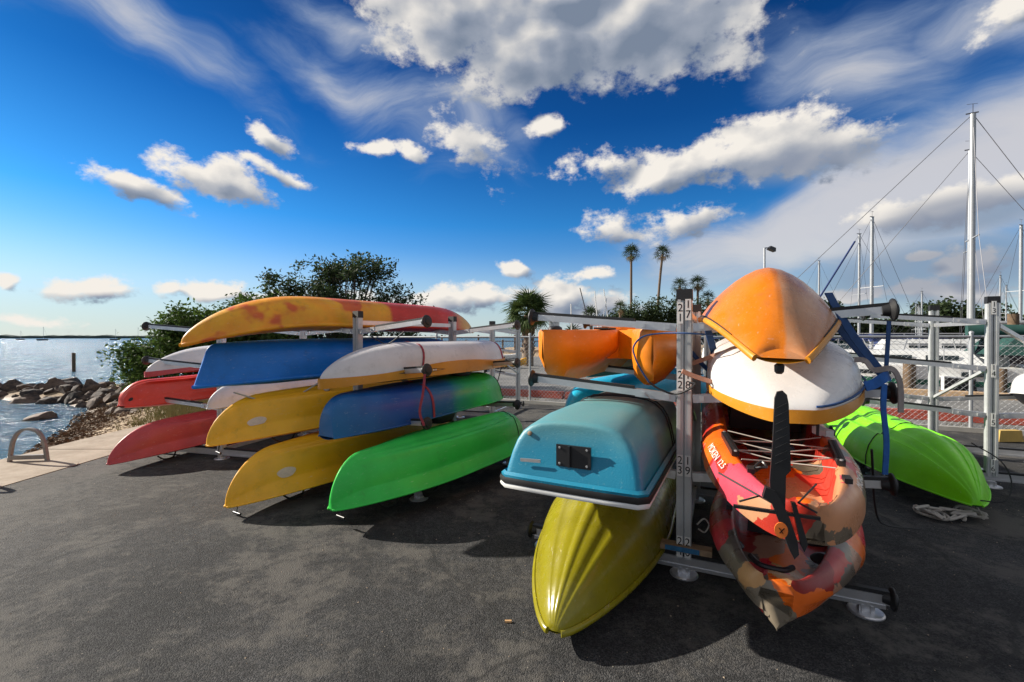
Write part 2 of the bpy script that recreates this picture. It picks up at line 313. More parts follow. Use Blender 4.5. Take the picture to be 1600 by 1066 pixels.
# ---------------------------------------------------------------- mesh builders
WM = {}
def wm(o): return WM.get(o.name, Mx.Identity(4)) if o else Mx.Identity(4)
def new_obj(name, me, parent, local=None):
    o = bpy.data.objects.new(name, me); col.objects.link(o)
    if parent: o.parent = parent
    if local is not None: o.matrix_local = local
    WM[o.name] = wm(parent) @ (local if local is not None else Mx.Identity(4))
    return o
def tag(o, label=None, cat=None, group=None, kind=None):
    if label: o['label'] = label
    if cat: o['category'] = cat
    if group: o['group'] = group
    if kind: o['kind'] = kind
    return o
def thing(name, label, cat, m=None, group=None):
    o = bpy.data.objects.new(name, None); col.objects.link(o); o.empty_display_size = .1
    if m is not None:
        if not isinstance(m, Mx): m = Mx.Translation(V(m))
        o.matrix_world = m
    else: m = Mx.Identity(4)
    WM[o.name] = m.copy(); return tag(o, label, cat, group)
class MB:
    def __init__(s): s.v = []; s.f = []
    def add(s, vs, fs):
        b = len(s.v); s.v += [tuple(x) for x in vs]; s.f += [tuple(i + b for i in f) for f in fs]; return s
    def box(s, c, d, m=None, taper=1.0):
        c = V(c); x, y, z = d[0] / 2, d[1] / 2, d[2] / 2; vs = []
        for k, (a, b, e) in enumerate([(-1, -1, -1), (1, -1, -1), (1, 1, -1), (-1, 1, -1), (-1, -1, 1), (1, -1, 1), (1, 1, 1), (-1, 1, 1)]):
            q = taper if e > 0 else 1; p = V((a * x * q, b * y * q, e * z)); p = (m @ p if m else p) + c; vs.append(p)
        return s.add(vs, [(0, 3, 2, 1), (4, 5, 6, 7), (0, 1, 5, 4), (1, 2, 6, 5), (2, 3, 7, 6), (3, 0, 4, 7)])
    def sweep(s, pts, prof, up=(0, 0, 1), closed=False, cap=True, scales=None):
        """prof: list of (side, up) offsets swept along pts"""
        pts = [V(p) for p in pts]; n = len(pts); k = len(prof); vs = []; up = V(up)
        for i, p in enumerate(pts):
            a = pts[max(i - 1, 0)] if not closed else pts[i - 1]; b = pts[min(i + 1, n - 1)] if not closed else pts[(i + 1) % n]
            t = (b - a).normalized(); sd = t.cross(up)
            if sd.length < 1e-4: sd = t.cross(V((1, .13, 0)))
            sd.normalize(); u2 = sd.cross(t).normalized(); q = scales[i] if scales else 1
            for (x, y) in prof: vs.append(p + sd * x * q + u2 * y * q)
        fs = []
        for i in range(n if closed else n - 1):
            for j in range(k):
                a = i * k + j; b = i * k + (j + 1) % k; c = ((i + 1) % n) * k + (j + 1) % k; d = ((i + 1) % n) * k + j
                fs.append((a, b, c, d))
        if cap and not closed: fs += [tuple(range(k))[::-1], tuple((n - 1) * k + j for j in range(k))]
        return s.add(vs, fs)
    def tube(s, pts, r, n=8, r1=None, **kw):
        m = len(pts); sc_ = None
        if r1 is not None: sc_ = [1 + (r1 / r - 1) * i / (m - 1) for i in range(m)]
        return s.sweep(pts, [(r * math.cos(2 * math.pi * i / n), r * math.sin(2 * math.pi * i / n)) for i in range(n)], scales=sc_, **kw)
    def bar(s, a, b, w, h, up=(0, 0, 1)):
        return s.sweep([a, b], [(-w / 2, -h / 2), (w / 2, -h / 2), (w / 2, h / 2), (-w / 2, h / 2)], up)
    def lathe(s, c, prof, n=16, m=None):
        c = V(c); vs = []; k = len(prof)
        for i in range(n):
            a = 2 * math.pi * i / n
            for (r, z) in prof:
                p = V((r * math.cos(a), r * math.sin(a), z)); vs.append((m @ p if m else p) + c)
        fs = [(i * k + j, ((i + 1) % n) * k + j, ((i + 1) % n) * k + j + 1, i * k + j + 1) for i in range(n) for j in range(k - 1)]
        fs.append(tuple(i * k for i in range(n))[::-1]); fs.append(tuple(i * k + k - 1 for i in range(n)))
        return s.add(vs, fs)
    def loft(s, secs, closed=True, cap=True):
        k = len(secs[0]); n = len(secs); vs = [p for q in secs for p in q]; fs = []
        for i in range(n - 1):
            for j in range(k if closed else k - 1):
                fs.append((i * k + j, i * k + (j + 1) % k, (i + 1) * k + (j + 1) % k, (i + 1) * k + j))
        if cap: fs += [tuple(range(k))[::-1], tuple((n - 1) * k + j for j in range(k))]
        return s.add(vs, fs)
    def build(s, name, m, parent=None, smooth=False, world=False, local=None, sharp=None):
        vs = s.v
        if world and parent is not None:
            inv = wm(parent).inverted(); vs = [inv @ V(p) for p in vs]
        me = bpy.data.meshes.new(name); me.from_pydata([tuple(p) for p in vs], [], s.f); me.validate()
        if isinstance(m, (list, tuple)):
            for q in m: me.materials.append(q)
        else: me.materials.append(m)
        if smooth:
            me.polygons.foreach_set('use_smooth', [True] * len(me.polygons))
            me.set_sharp_from_angle(angle=R(sharp or 50))
        me.update(); return new_obj(name, me, parent, local)
def fastmesh(name, verts, faces4, m, parent=None, smooth=False):
    me = bpy.data.meshes.new(name); nv, nf, k = len(verts), len(faces4), faces4.shape[1]
    me.vertices.add(nv); me.vertices.foreach_set('co', verts.astype(np.float32).ravel())
    me.loops.add(nf * k); me.loops.foreach_set('vertex_index', faces4.astype(np.int32).ravel())
    me.polygons.add(nf); me.polygons.foreach_set('loop_start', np.arange(nf, dtype=np.int32) * k)
    me.polygons.foreach_set('loop_total', np.full(nf, k, dtype=np.int32))
    if smooth: me.polygons.foreach_set('use_smooth', [True] * nf)
    me.materials.append(m); me.update(calc_edges=True); me.validate(); return new_obj(name, me, parent)
def smooth_path(pts, n=6):
    pts = [V(p) for p in pts]; out = []; P = [pts[0] * 2 - pts[1]] + pts + [pts[-1] * 2 - pts[-2]]
    for i in range(1, len(P) - 2):
        for k in range(n):
            t = k / n; a, b, c, d = P[i - 1:i + 3]
            out.append(.5 * ((2 * b) + (c - a) * t + (2 * a - 5 * b + 4 * c - d) * t * t + (3 * b - a - 3 * c + d) * t ** 3))
    return out + [pts[-1]]
def at(u, v, Y): return V(((u - 800) / 700 * Y, Y, CAMZ + (528 - v) / 700 * Y))
_txt = {}
def text_verts(body, size):
    cu = bpy.data.curves.new('t', 'FONT'); cu.body = body; cu.size = size; cu.align_x = 'CENTER'; cu.align_y = 'CENTER'
    o = bpy.data.objects.new('t', cu); col.objects.link(o); dg = bpy.context.evaluated_depsgraph_get(); dg.update()
    me = o.evaluated_get(dg).to_mesh(); vs = [v.co.copy() for v in me.vertices]; fs = [tuple(p.vertices) for p in me.polygons]
    o.evaluated_get(dg).to_mesh_clear(); bpy.data.objects.remove(o); bpy.data.curves.remove(cu); return vs, fs
def copy_tree(o, parent=None):
    c = o.copy(); col.objects.link(c); WM[c.name] = wm(o)
    if parent: c.parent = parent
    for ch in o.children: copy_tree(ch, c)
    return c

# ---------------------------------------------------------------- ground, water, land
def ground_fn(t, oc, p):
    n = N(t, 'ShaderNodeTexNoise', {'Vector': oc, 'Scale': .7, 'Detail': 8.0, 'Roughness': .7}).outputs[0]
    n2 = N(t, 'ShaderNodeTexNoise', {'Vector': oc, 'Scale': 7.0, 'Detail': 6.0, 'Roughness': .75}).outputs[0]
    z = N(t, 'ShaderNodeSeparateXYZ', {0: oc}).outputs[2]
    c = MIX(t, MR(t, n, .35, .65), (.32, .23, .14), (.42, .32, .21))
    c = MIX(t, MR(t, n2, .48, .62), c, (.25, .175, .10))
    wet = MR(t, MA(t, 'ADD', z, MA(t, 'MULTIPLY', n2, .25)), -.42, -.12, 1, 0)
    c = MIX(t, wet, c, (.12, .075, .04))
    b = N(t, 'ShaderNodeBump', {'Strength': .6, 'Height': n2, 'Distance': .04}); t.links.new(b.outputs[0], p.inputs['Normal'])
    t.links.new(MR(t, wet, 0, 1, .95, .5), p.inputs['Roughness'])
    return c
M['sand'] = mat('sand_and_soil', fn=ground_fn, rough=.95)
LAND = [(-6.6, -14), (-6.75, 5.4), (-7.35, 6.6), (-8.6, 8.4), (-9.6, 9.9), (-11.2, 11.8), (-13.6, 13.6), (-18, 14.6), (-26, 15.0), (-26, 16.6), (-15, 16.2), (-12, 17.5), (-9, 21), (-7, 30), (-4, 60), (-2, 74), (60, 110),
        (200, 120), (200, 70), (60, 66), (24, 48), (9, 34), (5, 24), (7, 14.3), (13.2, 10.4), (24, 1), (24, -14)]
LA = np.array(LAND); LB = np.roll(LA, -1, 0)
def sdf(X, Y):
    P = np.stack([X, Y], -1)[..., None, :]; d = LB - LA; w = P - LA
    tt = np.clip((w * d).sum(-1) / (d * d).sum(-1), 0, 1); dist = np.sqrt(((w - tt[..., None] * d) ** 2).sum(-1)).min(-1)
    inside = np.zeros(X.shape, bool)
    for (x1, y1), (x2, y2) in zip(LA, LB):
        c = ((y1 > Y) != (y2 > Y)) & (X < (x2 - x1) * (Y - y1) / ((y2 - y1) if y2 != y1 else 1e-9) + x1); inside ^= c
    return np.where(inside, dist, -dist)
def land_h(X, Y):
    d = sdf(X, Y); soft = -.03 - np.clip(1.6 - d, 0, 5) * .27; hard = -.03 - np.clip(.3 - d, 0, 1.2) * 1.4
    k = np.clip((X - 3) / 2, 0, 1); return soft * (1 - k) + hard * k
gx = np.unique(np.concatenate([np.linspace(-60, -20, 12), np.arange(-20, -4, .22), np.linspace(-4, 26, 60), np.linspace(26, 320, 40)]))
gy = np.unique(np.concatenate([np.linspace(-20, 3, 12), np.arange(3, 20, .22), np.linspace(20, 140, 60)]))
GX, GY = np.meshgrid(gx, gy); GZ = land_h(GX, GY)
nz_ = np.array([[mnoise.fractal(V((x * .9, y * .9, 0)), 1, 2, 4) for x in gx] for y in gy])
near = (GX < -6.4) & (GX > -24)
GZ = GZ + np.where(near, nz_ * .09 * np.clip((-6.4 - GX) / 1.0, 0, 1), 0)
idx = np.arange(GX.size).reshape(GX.shape)
fs = np.stack([idx[:-1, :-1], idx[:-1, 1:], idx[1:, 1:], idx[1:, :-1]], -1).reshape(-1, 4)
tag(fastmesh('ground', np.stack([GX, GY, GZ], -1).reshape(-1, 3), fs, M['sand'], smooth=True), kind='structure')
# bed under the water out to the horizon
tag(MB().add([(-3500, -400, -2.2), (3500, -400, -2.2), (3500, 5000, -2.2), (-3500, 5000, -2.2)], [(0, 1, 2, 3)]).build('sea_bed', M['sand']), kind='structure')
def water_fn(t, oc, p):
    m1 = N(t, 'ShaderNodeMapping', {0: oc, 2: (0, 0, R(20)), 3: (1.1, 2.6, 1)}).outputs[0]
    a = N(t, 'ShaderNodeTexNoise', {'Vector': m1, 'Scale': 1.0, 'Detail': 7.0, 'Roughness': .62, 'Distortion': .4}).outputs[0]
    m2 = N(t, 'ShaderNodeMapping', {0: oc, 2: (0, 0, R(8)), 3: (.16, .5, 1)}).outputs[0]
    b = N(t, 'ShaderNodeTexNoise', {'Vector': m2, 'Scale': 1.0, 'Detail': 5.0, 'Roughness': .6}).outputs[0]
    h = MA(t, 'ADD', MA(t, 'MULTIPLY', a, .45), MA(t, 'MULTIPLY', b, 1.9))
    bp = N(t, 'ShaderNodeBump', {'Strength': 1.0, 'Height': h, 'Distance': 1.1}); t.links.new(bp.outputs[0], p.inputs['Normal'])
    return MIX(t, MR(t, b, .35, .65), (.008, .075, .15), (.02, .13, .21))
M['water'] = mat('bay_water', fn=water_fn, rough=.2, spec=.25)
WZ = -.46
tag(MB().add([(-3500, -400, WZ), (3500, -400, WZ), (3500, 5000, WZ), (-3500, 5000, WZ)], [(0, 1, 2, 3)]).build('water', M['water']), kind='structure')

def asphalt_fn(t, oc, p):
    f = N(t, 'ShaderNodeTexVoronoi', {'Vector': oc, 'Scale': 170.0}, feature='F1')
    fc = N(t, 'ShaderNodeSeparateColor', {0: f.outputs['Color']}).outputs[0]
    big = N(t, 'ShaderNodeTexNoise', {'Vector': oc, 'Scale': .55, 'Detail': 7.0, 'Roughness': .65}).outputs[0]
    mid = N(t, 'ShaderNodeTexNoise', {'Vector': oc, 'Scale': 14.0, 'Detail': 8.0, 'Roughness': .75}).outputs[0]
    c = MIX(t, MR(t, fc, .1, 1.0), (.016, .017, .018), (.062, .060, .059))
    k = MR(t, big, .32, .68, .60, 1.35); k = MA(t, 'MULTIPLY', k, MR(t, mid, .3, .7, .65, 1.35))
    c = MIX(t, 1.0, c, N(t, 'ShaderNodeCombineXYZ', {0: k, 1: k, 2: k}).outputs[0], 'MULTIPLY')
    # dusty and sandy towards the beach edge
    x = N(t, 'ShaderNodeSeparateXYZ', {0: oc}).outputs[0]
    dust = MA(t, 'MULTIPLY', MR(t, MA(t, 'ADD', x, MA(t, 'MULTIPLY', big, 2.0)), -4.6, -1.2, 1, 0), MR(t, mid, .35, .65, .15, .75))
    c = MIX(t, dust, c, (.13, .115, .095))
    w2 = N(t, 'ShaderNodeTexNoise', {'Vector': oc, 'Scale': .9, 'Detail': 10.0, 'Roughness': .82}).outputs[0]
    c = MIX(t, MA(t, 'MULTIPLY', MR(t, w2, .48, .58), .85), c, (.098, .091, .081))
    st = N(t, 'ShaderNodeTexNoise', {'Vector': N(t, 'ShaderNodeMapping', {0: oc, 1: (4, 2, 0), 3: (1.0, .6, 1)}).outputs[0], 'Scale': 1.1, 'Detail': 5.0, 'Roughness': .6}).outputs[0]
    c = MIX(t, MA(t, 'MULTIPLY', MR(t, st, .60, .66), .6), c, (.022, .022, .023))
    gr = N(t, 'ShaderNodeTexVoronoi', {'Vector': oc, 'Scale': 26.0}, feature='F1')
    c = MIX(t, MR(t, gr.outputs['Distance'], .06, .10, .75, 0), c, MIX(t, N(t, 'ShaderNodeSeparateColor', {0: gr.outputs['Color']}).outputs[0], (.03, .03, .03), (.30, .27, .22)))
    # fine cracks
    wv = VM(t, 'ADD', oc, VM(t, 'MULTIPLY', N(t, 'ShaderNodeTexNoise', {'Vector': oc, 'Scale': 2.0, 'Detail': 5.0}).outputs['Color'], (.5, .5, 0)))
    cr = N(t, 'ShaderNodeTexVoronoi', {'Vector': wv, 'Scale': .32}, feature='DISTANCE_TO_EDGE').outputs['Distance']
    c = MIX(t, MR(t, cr, .002, .006, .6, 0), c, (.02, .02, .02))
    h = MA(t, 'ADD', MA(t, 'MULTIPLY', f.outputs['Distance'], -.9), MA(t, 'MULTIPLY', mid, .8))
    b = N(t, 'ShaderNodeBump', {'Strength': .7, 'Height': h, 'Distance': .006}); t.links.new(b.outputs[0], p.inputs['Normal'])
    return c
M['asphalt'] = mat('asphalt', fn=asphalt_fn, rough=.88, spec=.35)
FA, FB = V((-4.2, 12.3, 0)), V((14.8, 3.8, 0)); FD = (FB - FA).normalized(); FN = V((-FD.y, FD.x, 0)); 
if FN.y < 0: FN = -FN
def slab(name, pts, z0, z1, m, kind='structure'):
    n = len(pts); vs = [(x, y, z1) for x, y in pts] + [(x, y, z0) for x, y in pts]
    fs = [tuple(range(n))] + [(i, i + n, (i + 1) % n + n, (i + 1) % n) for i in range(n)]
    o = MB().add(vs, fs).build(name, m); tag(o, kind=kind); return o
slab('asphalt_lot', [(-5.13, -10), (22, -10), (22, FA.y + (22 - FA.x) * FD.y / FD.x), (FA.x + .05, FA.y - .1), (-5.13, 10.6)], -.06, 0.0, M['asphalt'])
def conc_fn(t, oc, p):
    n = N(t, 'ShaderNodeTexNoise', {'Vector': oc, 'Scale': 3.0, 'Detail': 9.0, 'Roughness': .75}).outputs[0]
    n2 = N(t, 'ShaderNodeTexNoise', {'Vector': oc, 'Scale': 60.0, 'Detail': 3.0}).outputs[0]
    c = MIX(t, MR(t, n, .35, .65), (.27, .21, .15), (.38, .31, .235))
    b = N(t, 'ShaderNodeBump', {'Strength': .3, 'Height': n2, 'Distance': .01}); t.links.new(b.outputs[0], p.inputs['Normal'])
    return MIX(t, MA(t, 'MULTIPLY', MR(t, n2, .5, .7), .3), c, (.25, .2, .15))
M['path'] = mat('sandy_concrete', fn=conc_fn, rough=.9)
# broad concrete edging between lot and beach, poured in bays with open joints
for i, y0 in enumerate([-6.0, -3.6, -1.2, 1.2, 3.6, 6.0, 8.4]):
    x0 = -6.28 - (.05 if y0 > 5 else 0); slab('path', [(-5.135, y0 + .012), (-5.135, y0 + 2.388), (x0, y0 + 2.388), (x0, y0 + .012)][::-1], -.25, .006, M['path'])
slab('path_joint_bed', [(-6.2, -6), (-5.136, -6), (-5.136, 10.8), (-6.2, 10.8)], -.25, -.012, M['asphalt'])
def road_fn(t, oc, p):
    n = N(t, 'ShaderNodeTexNoise', {'Vector': oc, 'Scale': 1.2, 'Detail': 9.0, 'Roughness': .75}).outputs[0]
    return MIX(t, MR(t, n, .35, .65), (.11, .108, .105), (.20, .195, .185))
M['road'] = mat('worn_grey_road', fn=road_fn, rough=.9, bump=.3, bscale=50)
def off(p, d): return (p.x + FN.x * d, p.y + FN.y * d)
slab('road', [off(FA + FD * 2.5, .3), off(FA + FD * 30, .3), (13.9, 10.1), (7.3, 14.0), (5.2, 23.5), (9, 33), (2, 36), (-4.5, 25)], -.06, -.006, M['road'])
# painted line and kerbs along the fence and the seawall
M['linepaint'] = mat('worn_white_paint', (.5, .5, .48), .8, var=.4, vscale=6)
def strip(name, a, b, w, z0, z1, m): 
    d = (b - a).normalized(); n = V((-d.y, d.x, 0)) * w / 2
    return slab(name, [((a - n).x, (a - n).y), ((b - n).x, (b - n).y), ((b + n).x, (b + n).y), ((a + n).x, (a + n).y)], z0, z1, m)
strip('kerb', FA + FN * .02 + FD * .5, FA + FN * .02 + FD * 22, .14, -.05, .07, M['conc'])
for k in range(7):
    a = FA + FN * 1.15 + FD * (3.2 + 2.35 * k); b = a + FD * 2.28
    mb = MB(); mb.sweep([a, b], [(-.11, 0), (.11, 0), (.075, .16), (-.075, .16)])
    tag(mb.build('parking_stop', M['redkerb']), 'long low red painted concrete stop behind the chain-link fence', 'parking stop', 'red stops in a row behind the fence')
for k in range(5):
    a = FA + FN * 2.7 + FD * (8 + 2.4 * k); strip('road_marking', a, a + FN * 3.2 + FD * 1.2, .1, -.02, -.002, M['linepaint'])
SW = [V((5.3, 23, 0)), V((7.15, 14.15, 0)), V((13.3, 10.3, 0)), V((24, 1.2, 0))]
M['cap'] = mat('tan_seawall_cap', (.46, .31, .18), .85, var=.25, vscale=4)
for a, b in zip(SW[:-1], SW[1:]):
    d = (b - a).normalized(); strip('seawall', a + d * .13, b - d * .13, .38, -2.0, .13, M['cap'])

# far shores
def far_fn(t, oc, p):
    n = N(t, 'ShaderNodeTexNoise', {'Vector': oc, 'Scale': .06, 'Detail': 6.0, 'Roughness': .7}).outputs[0]
    return MIX(t, MR(t, n, .35, .65), (.03, .055, .055), (.06, .09, .075))
M['farwood'] = mat('distant_wood', fn=far_fn, rough=1.0)
def ridge(name, x0, x1, y0, y1, h0, h1, seed, n, m, depth=60):
    mb = MB(); secs = []
    for i in range(n + 1):
        t = i / n; x = x0 + (x1 - x0) * t; y = y0 + (y1 - y0) * t
        h = (h0 + (h1 - h0) * t) * (.7 + .35 * mnoise.fractal(V((t * n * .09, seed, 0)), 1, 2, 3) + .18 * mnoise.noise(V((t * n * .6, seed, 3))))
        h = max(h, .6); secs.append([V((x, y, WZ - 1)), V((x, y, WZ + h * .8)), V((x, y + depth * .3, WZ + h)), V((x, y + depth, WZ + h * .7)), V((x, y + depth, WZ - 1))])
    mb.loft(secs); o = mb.build(name, m, smooth=False); return tag(o, kind='stuff')
tag(ridge('distant_shore', -2600, -700, 1500, 1900, 19, 12, 1, 260, M['farwood']), 'low dark wooded shore along the horizon left of the bushes', 'woods')
tag(ridge('distant_shore', -700, 420, 1900, 2100, 11, 15, 5, 160, M['farwood']), 'thin far wooded shore seen over the water in the middle', 'woods')

# ---------------------------------------------------------------- kayak racks
LV = [1.565, 1.12, .63, .10]          # arm heights at the post
def frame_m(x, y, ang, z=0): return Mx.Translation((x, y, z)) @ Mx.Rotation(-R(ang), 4, 'Z')
def cap_disc(c, axis, r=.055):
    m = V(axis).to_track_quat('Z', 'Y').to_matrix()
    return MB().lathe(c, [(r * .5, -.045), (r * .62, -.012), (r * 1.0, 0), (r * 1.05, .006), (r * 1.0, .013), (r * .6, .018), (r * .5, .026), (r * .2, .028)], 16, m)
def build_rack(label, x, y, ang, spacing=1.43, sides=(-1, 1), skip=(), h=1.79, lv=LV, arm=1.03, numbers=None, tilt=.085, near_sides=None):
    t = thing('kayak_rack', label, 'rack', frame_m(x, y, ang))
    for pi, py in enumerate((0, spacing)):
        mb = MB()
        for sx in (-1, 1):   # two C-sections with a dark slot between them
            mb.box((sx * .0245, 0, h / 2 + .03), (.040, .055, h - .16)); 
            mb.box((sx * .030, -.031, h / 2 + .03), (.018, .006, h - .16))
        mb.box((0, .006, h / 2 + .03), (.012, .036, h - .16))
        po = mb.build('post', M['alu_dull'], t, local=Mx.Translation((0, py, 0)))
        MB().box((0, 0, h - .02), (.098, .066, .07), taper=.96).build('cap', M['black'], po)
        for li, z in enumerate(lv):
            for s in sides:
                if (li, s, pi) in skip or (li, s) in skip: continue
                if li == 3:
                    continue
                a = V((s * .05, py, z)); b = V((s * arm, py, z + tilt)); d = (b - a).normalized()
                mb = MB(); mb.bar(a, b, .032, .042); mb.bar(a - d * .0 + V((0, 0, -.001)), a + d * .25, .042, .052)
                mb.box(a + d * .05 + V((0, -.028, 0)), (.03, .012, .03)); mb.box(a + d * .2 + V((0, -.028, 0)), (.022, .012, .022))
                ar = mb.build('arm', M['alu'], t)
                MB().bar(a + V((0, 0, .031)) + d * .26, b + V((0, 0, .0305)), .03, .019).build('rubber_strip', M['black'], ar)
                cap_disc(b + d * .005, d, .058).build('end_cap', M['black'], ar, smooth=True, sharp=28)
        # floor beam with feet
        z = lv[3]; mb = MB(); x0 = -arm if -1 in sides else -.1; x1 = arm if 1 in sides else .1
        mb.bar((x0, py, z - .005), (x1, py, z - .005), .045, .05); mb.bar((x0 + .02, py, z - .04), (x1 - .02, py, z - .04), .06, .02)
        be = mb.build('floor_beam', M['alu'], t)
        MB().bar((x0, py, z + .031), (x1, py, z + .031), .034, .02).build('rubber_strip', M['black'], be)
        for sx, xx in ((-1, x0), (1, x1)): cap_disc((xx + sx * .01, py, z), (sx, 0, 0), .058).build('end_cap', M['black'], be, smooth=True, sharp=28)
        for xx in (x0 + .1, 0, x1 - .1):
            mb = MB(); mb.lathe((xx, py, 0), [(.085, 0.001), (.085, .008), (.078, .014), (.02, .016)], 24); mb.box((xx, py, .035), (.07, .05, .045)); mb.box((xx - .02, py, .035), (.012, .07, .04)); mb.box((xx + .02, py, .035), (.012, .07, .04))
            mb.build('foot', M['alu'], be)
    for z in (1.66, .115):
        MB().bar((0, .04, z), (0, spacing - .04, z), .03, .045).build('long_rail', M['alu'], t)
    MB().bar((0.0, .03, 1.2), (0.0, spacing - .03, .75), .02, .03).build('brace', M['alu_dull'], t)
    for (cx, z, txt) in (numbers or []):
        pl = MB(); hh = .062 * len(txt); pl.box((cx, -.0375, z), (.034, .003, hh + .008)); pl = pl.build('number_plate', M['white_plate'], t)
        vs, fs = [], []
        for i, ch in enumerate(txt):
            tv, tf = text_verts(ch, .07); zc = z + hh / 2 - .031 - .062 * i; b = len(vs)
            vs += [(cx + v.x * .9, -.0395, zc + v.y * 1.0) for v in tv]; fs += [tuple(j + b for j in f) for f in tf]
        MB().add(vs, fs).build('digits', M['digit'], pl)
    return t
AR, AA, AB = 24.9, 36.0, 15.0
rackR = build_rack('aluminium kayak rack with numbers 17 to 24 on its post, holding the camouflage kayaks', 1.09, 2.83, AR,
    numbers=[(-.023, 1.655, '21'), (.023, 1.675, '17'), (-.023, 1.235, '22'), (.023, 1.235, '18'), (-.023, .70, '23'), (.023, .70, '19'), (-.023, .19, '24'), (.023, .19, '20')])
rackA = build_rack('aluminium kayak rack left of centre holding the blue canoe and the white and orange kayak', -1.62, 4.71, AA, h=1.765)
rackB = build_rack('aluminium kayak rack nearest the beach holding the red kayaks', -3.60, 5.55, AB, h=1.75, arm=1.22)
rackC = build_rack('empty aluminium rack standing before the fence left of the cabbage palm', -.36, 8.2, 20, sides=(-1,), arm=.75, lv=[1.6, 1.2, .7, .1])
rackR2 = build_rack('aluminium kayak rack hidden behind the orange twin-hull boat, holding cyan kayaks', 2.56, 5.86, AR, skip=((0, -1),(0, 1)), h=1.6)
rackD = build_rack('aluminium kayak rack with numbers 13 to 16 at right, holding the lime kayak', 4.82, 4.5, AR, spacing=1.35, h=1.90, lv=[1.66, 1.19, .72, .12], skip=((0, 1), (1, 1)),
    numbers=[(0, 1.80, '13'), (0, 1.17, '14'), (0, .68, '15'), (0, .22, '16')])
MB().bar((.05, 0, 1.62), (.9, .9, 1.25), .03, .04).build('brace', M['alu'], rackD, local=Mx.Identity(4))
wb = MB().box((0, 0, .018), (.3, .07, .036)).build('wood_block', M['wood']); wb.matrix_world = frame_m(1.09, 2.80, AR, .165); WM[wb.name] = wb.matrix_world.copy()
tag(wb, 'short weathered wood block lying against the foot of post 24 and 20', 'wood block')
MB().box((-.02, -.037, .018), (.2, .004, .03)).build('blue_label', M['bluetape'], wb)

# ---------------------------------------------------------------- boats on the racks
SIT = [(1, 0), (.975, .05), (.89, .17), (.81, .28), (.80, .31), (.80, .46), (.795, .60), (.78, .74), (.75, .83), (.68, .865), (.62, .85), (.55, .86), (.46, .91), (.30, .935), (.20, .975), (0, 1)]
SOFT = [(1, 0), (.99, .14), (.955, .32), (.89, .5), (.79, .655), (.67, .765), (.57, .825), (.49, .835), (.41, .865), (.31, .925), (.2, .945), (.12, .95), (.06, .985), (0, 1)]
CAN = [(1, 0), (1.0, .16), (.99, .34), (.96, .50), (.90, .66), (.80, .79), (.66, .89), (.48, .955), (.25, .99), (0, 1)]
VEE = [(1, 0), (.97, .1), (.88, .26), (.77, .42), (.64, .58), (.50, .73), (.34, .86), (.18, .955), (.06, .99), (0, 1)]
RIB = [(1, 0), (.99, .14), (.96, .3), (.90, .46), (.82, .60), (.74, .70), (.68, .745), (.62, .73), (.56, .74), (.48, .83), (.40, .88), (.34, .86), (.28, .87), (.18, .96), (.08, .995), (0, 1)]
FLAT = [(1, 0), (1.0, .2), (.97, .42), (.93, .62), (.87, .78), (.78, .88), (.66, .94), (.5, .975), (.25, .995), (0, 1)]
def sstep(x): x = min(max(x, 0), 1); return x * x * (3 - 2 * x)
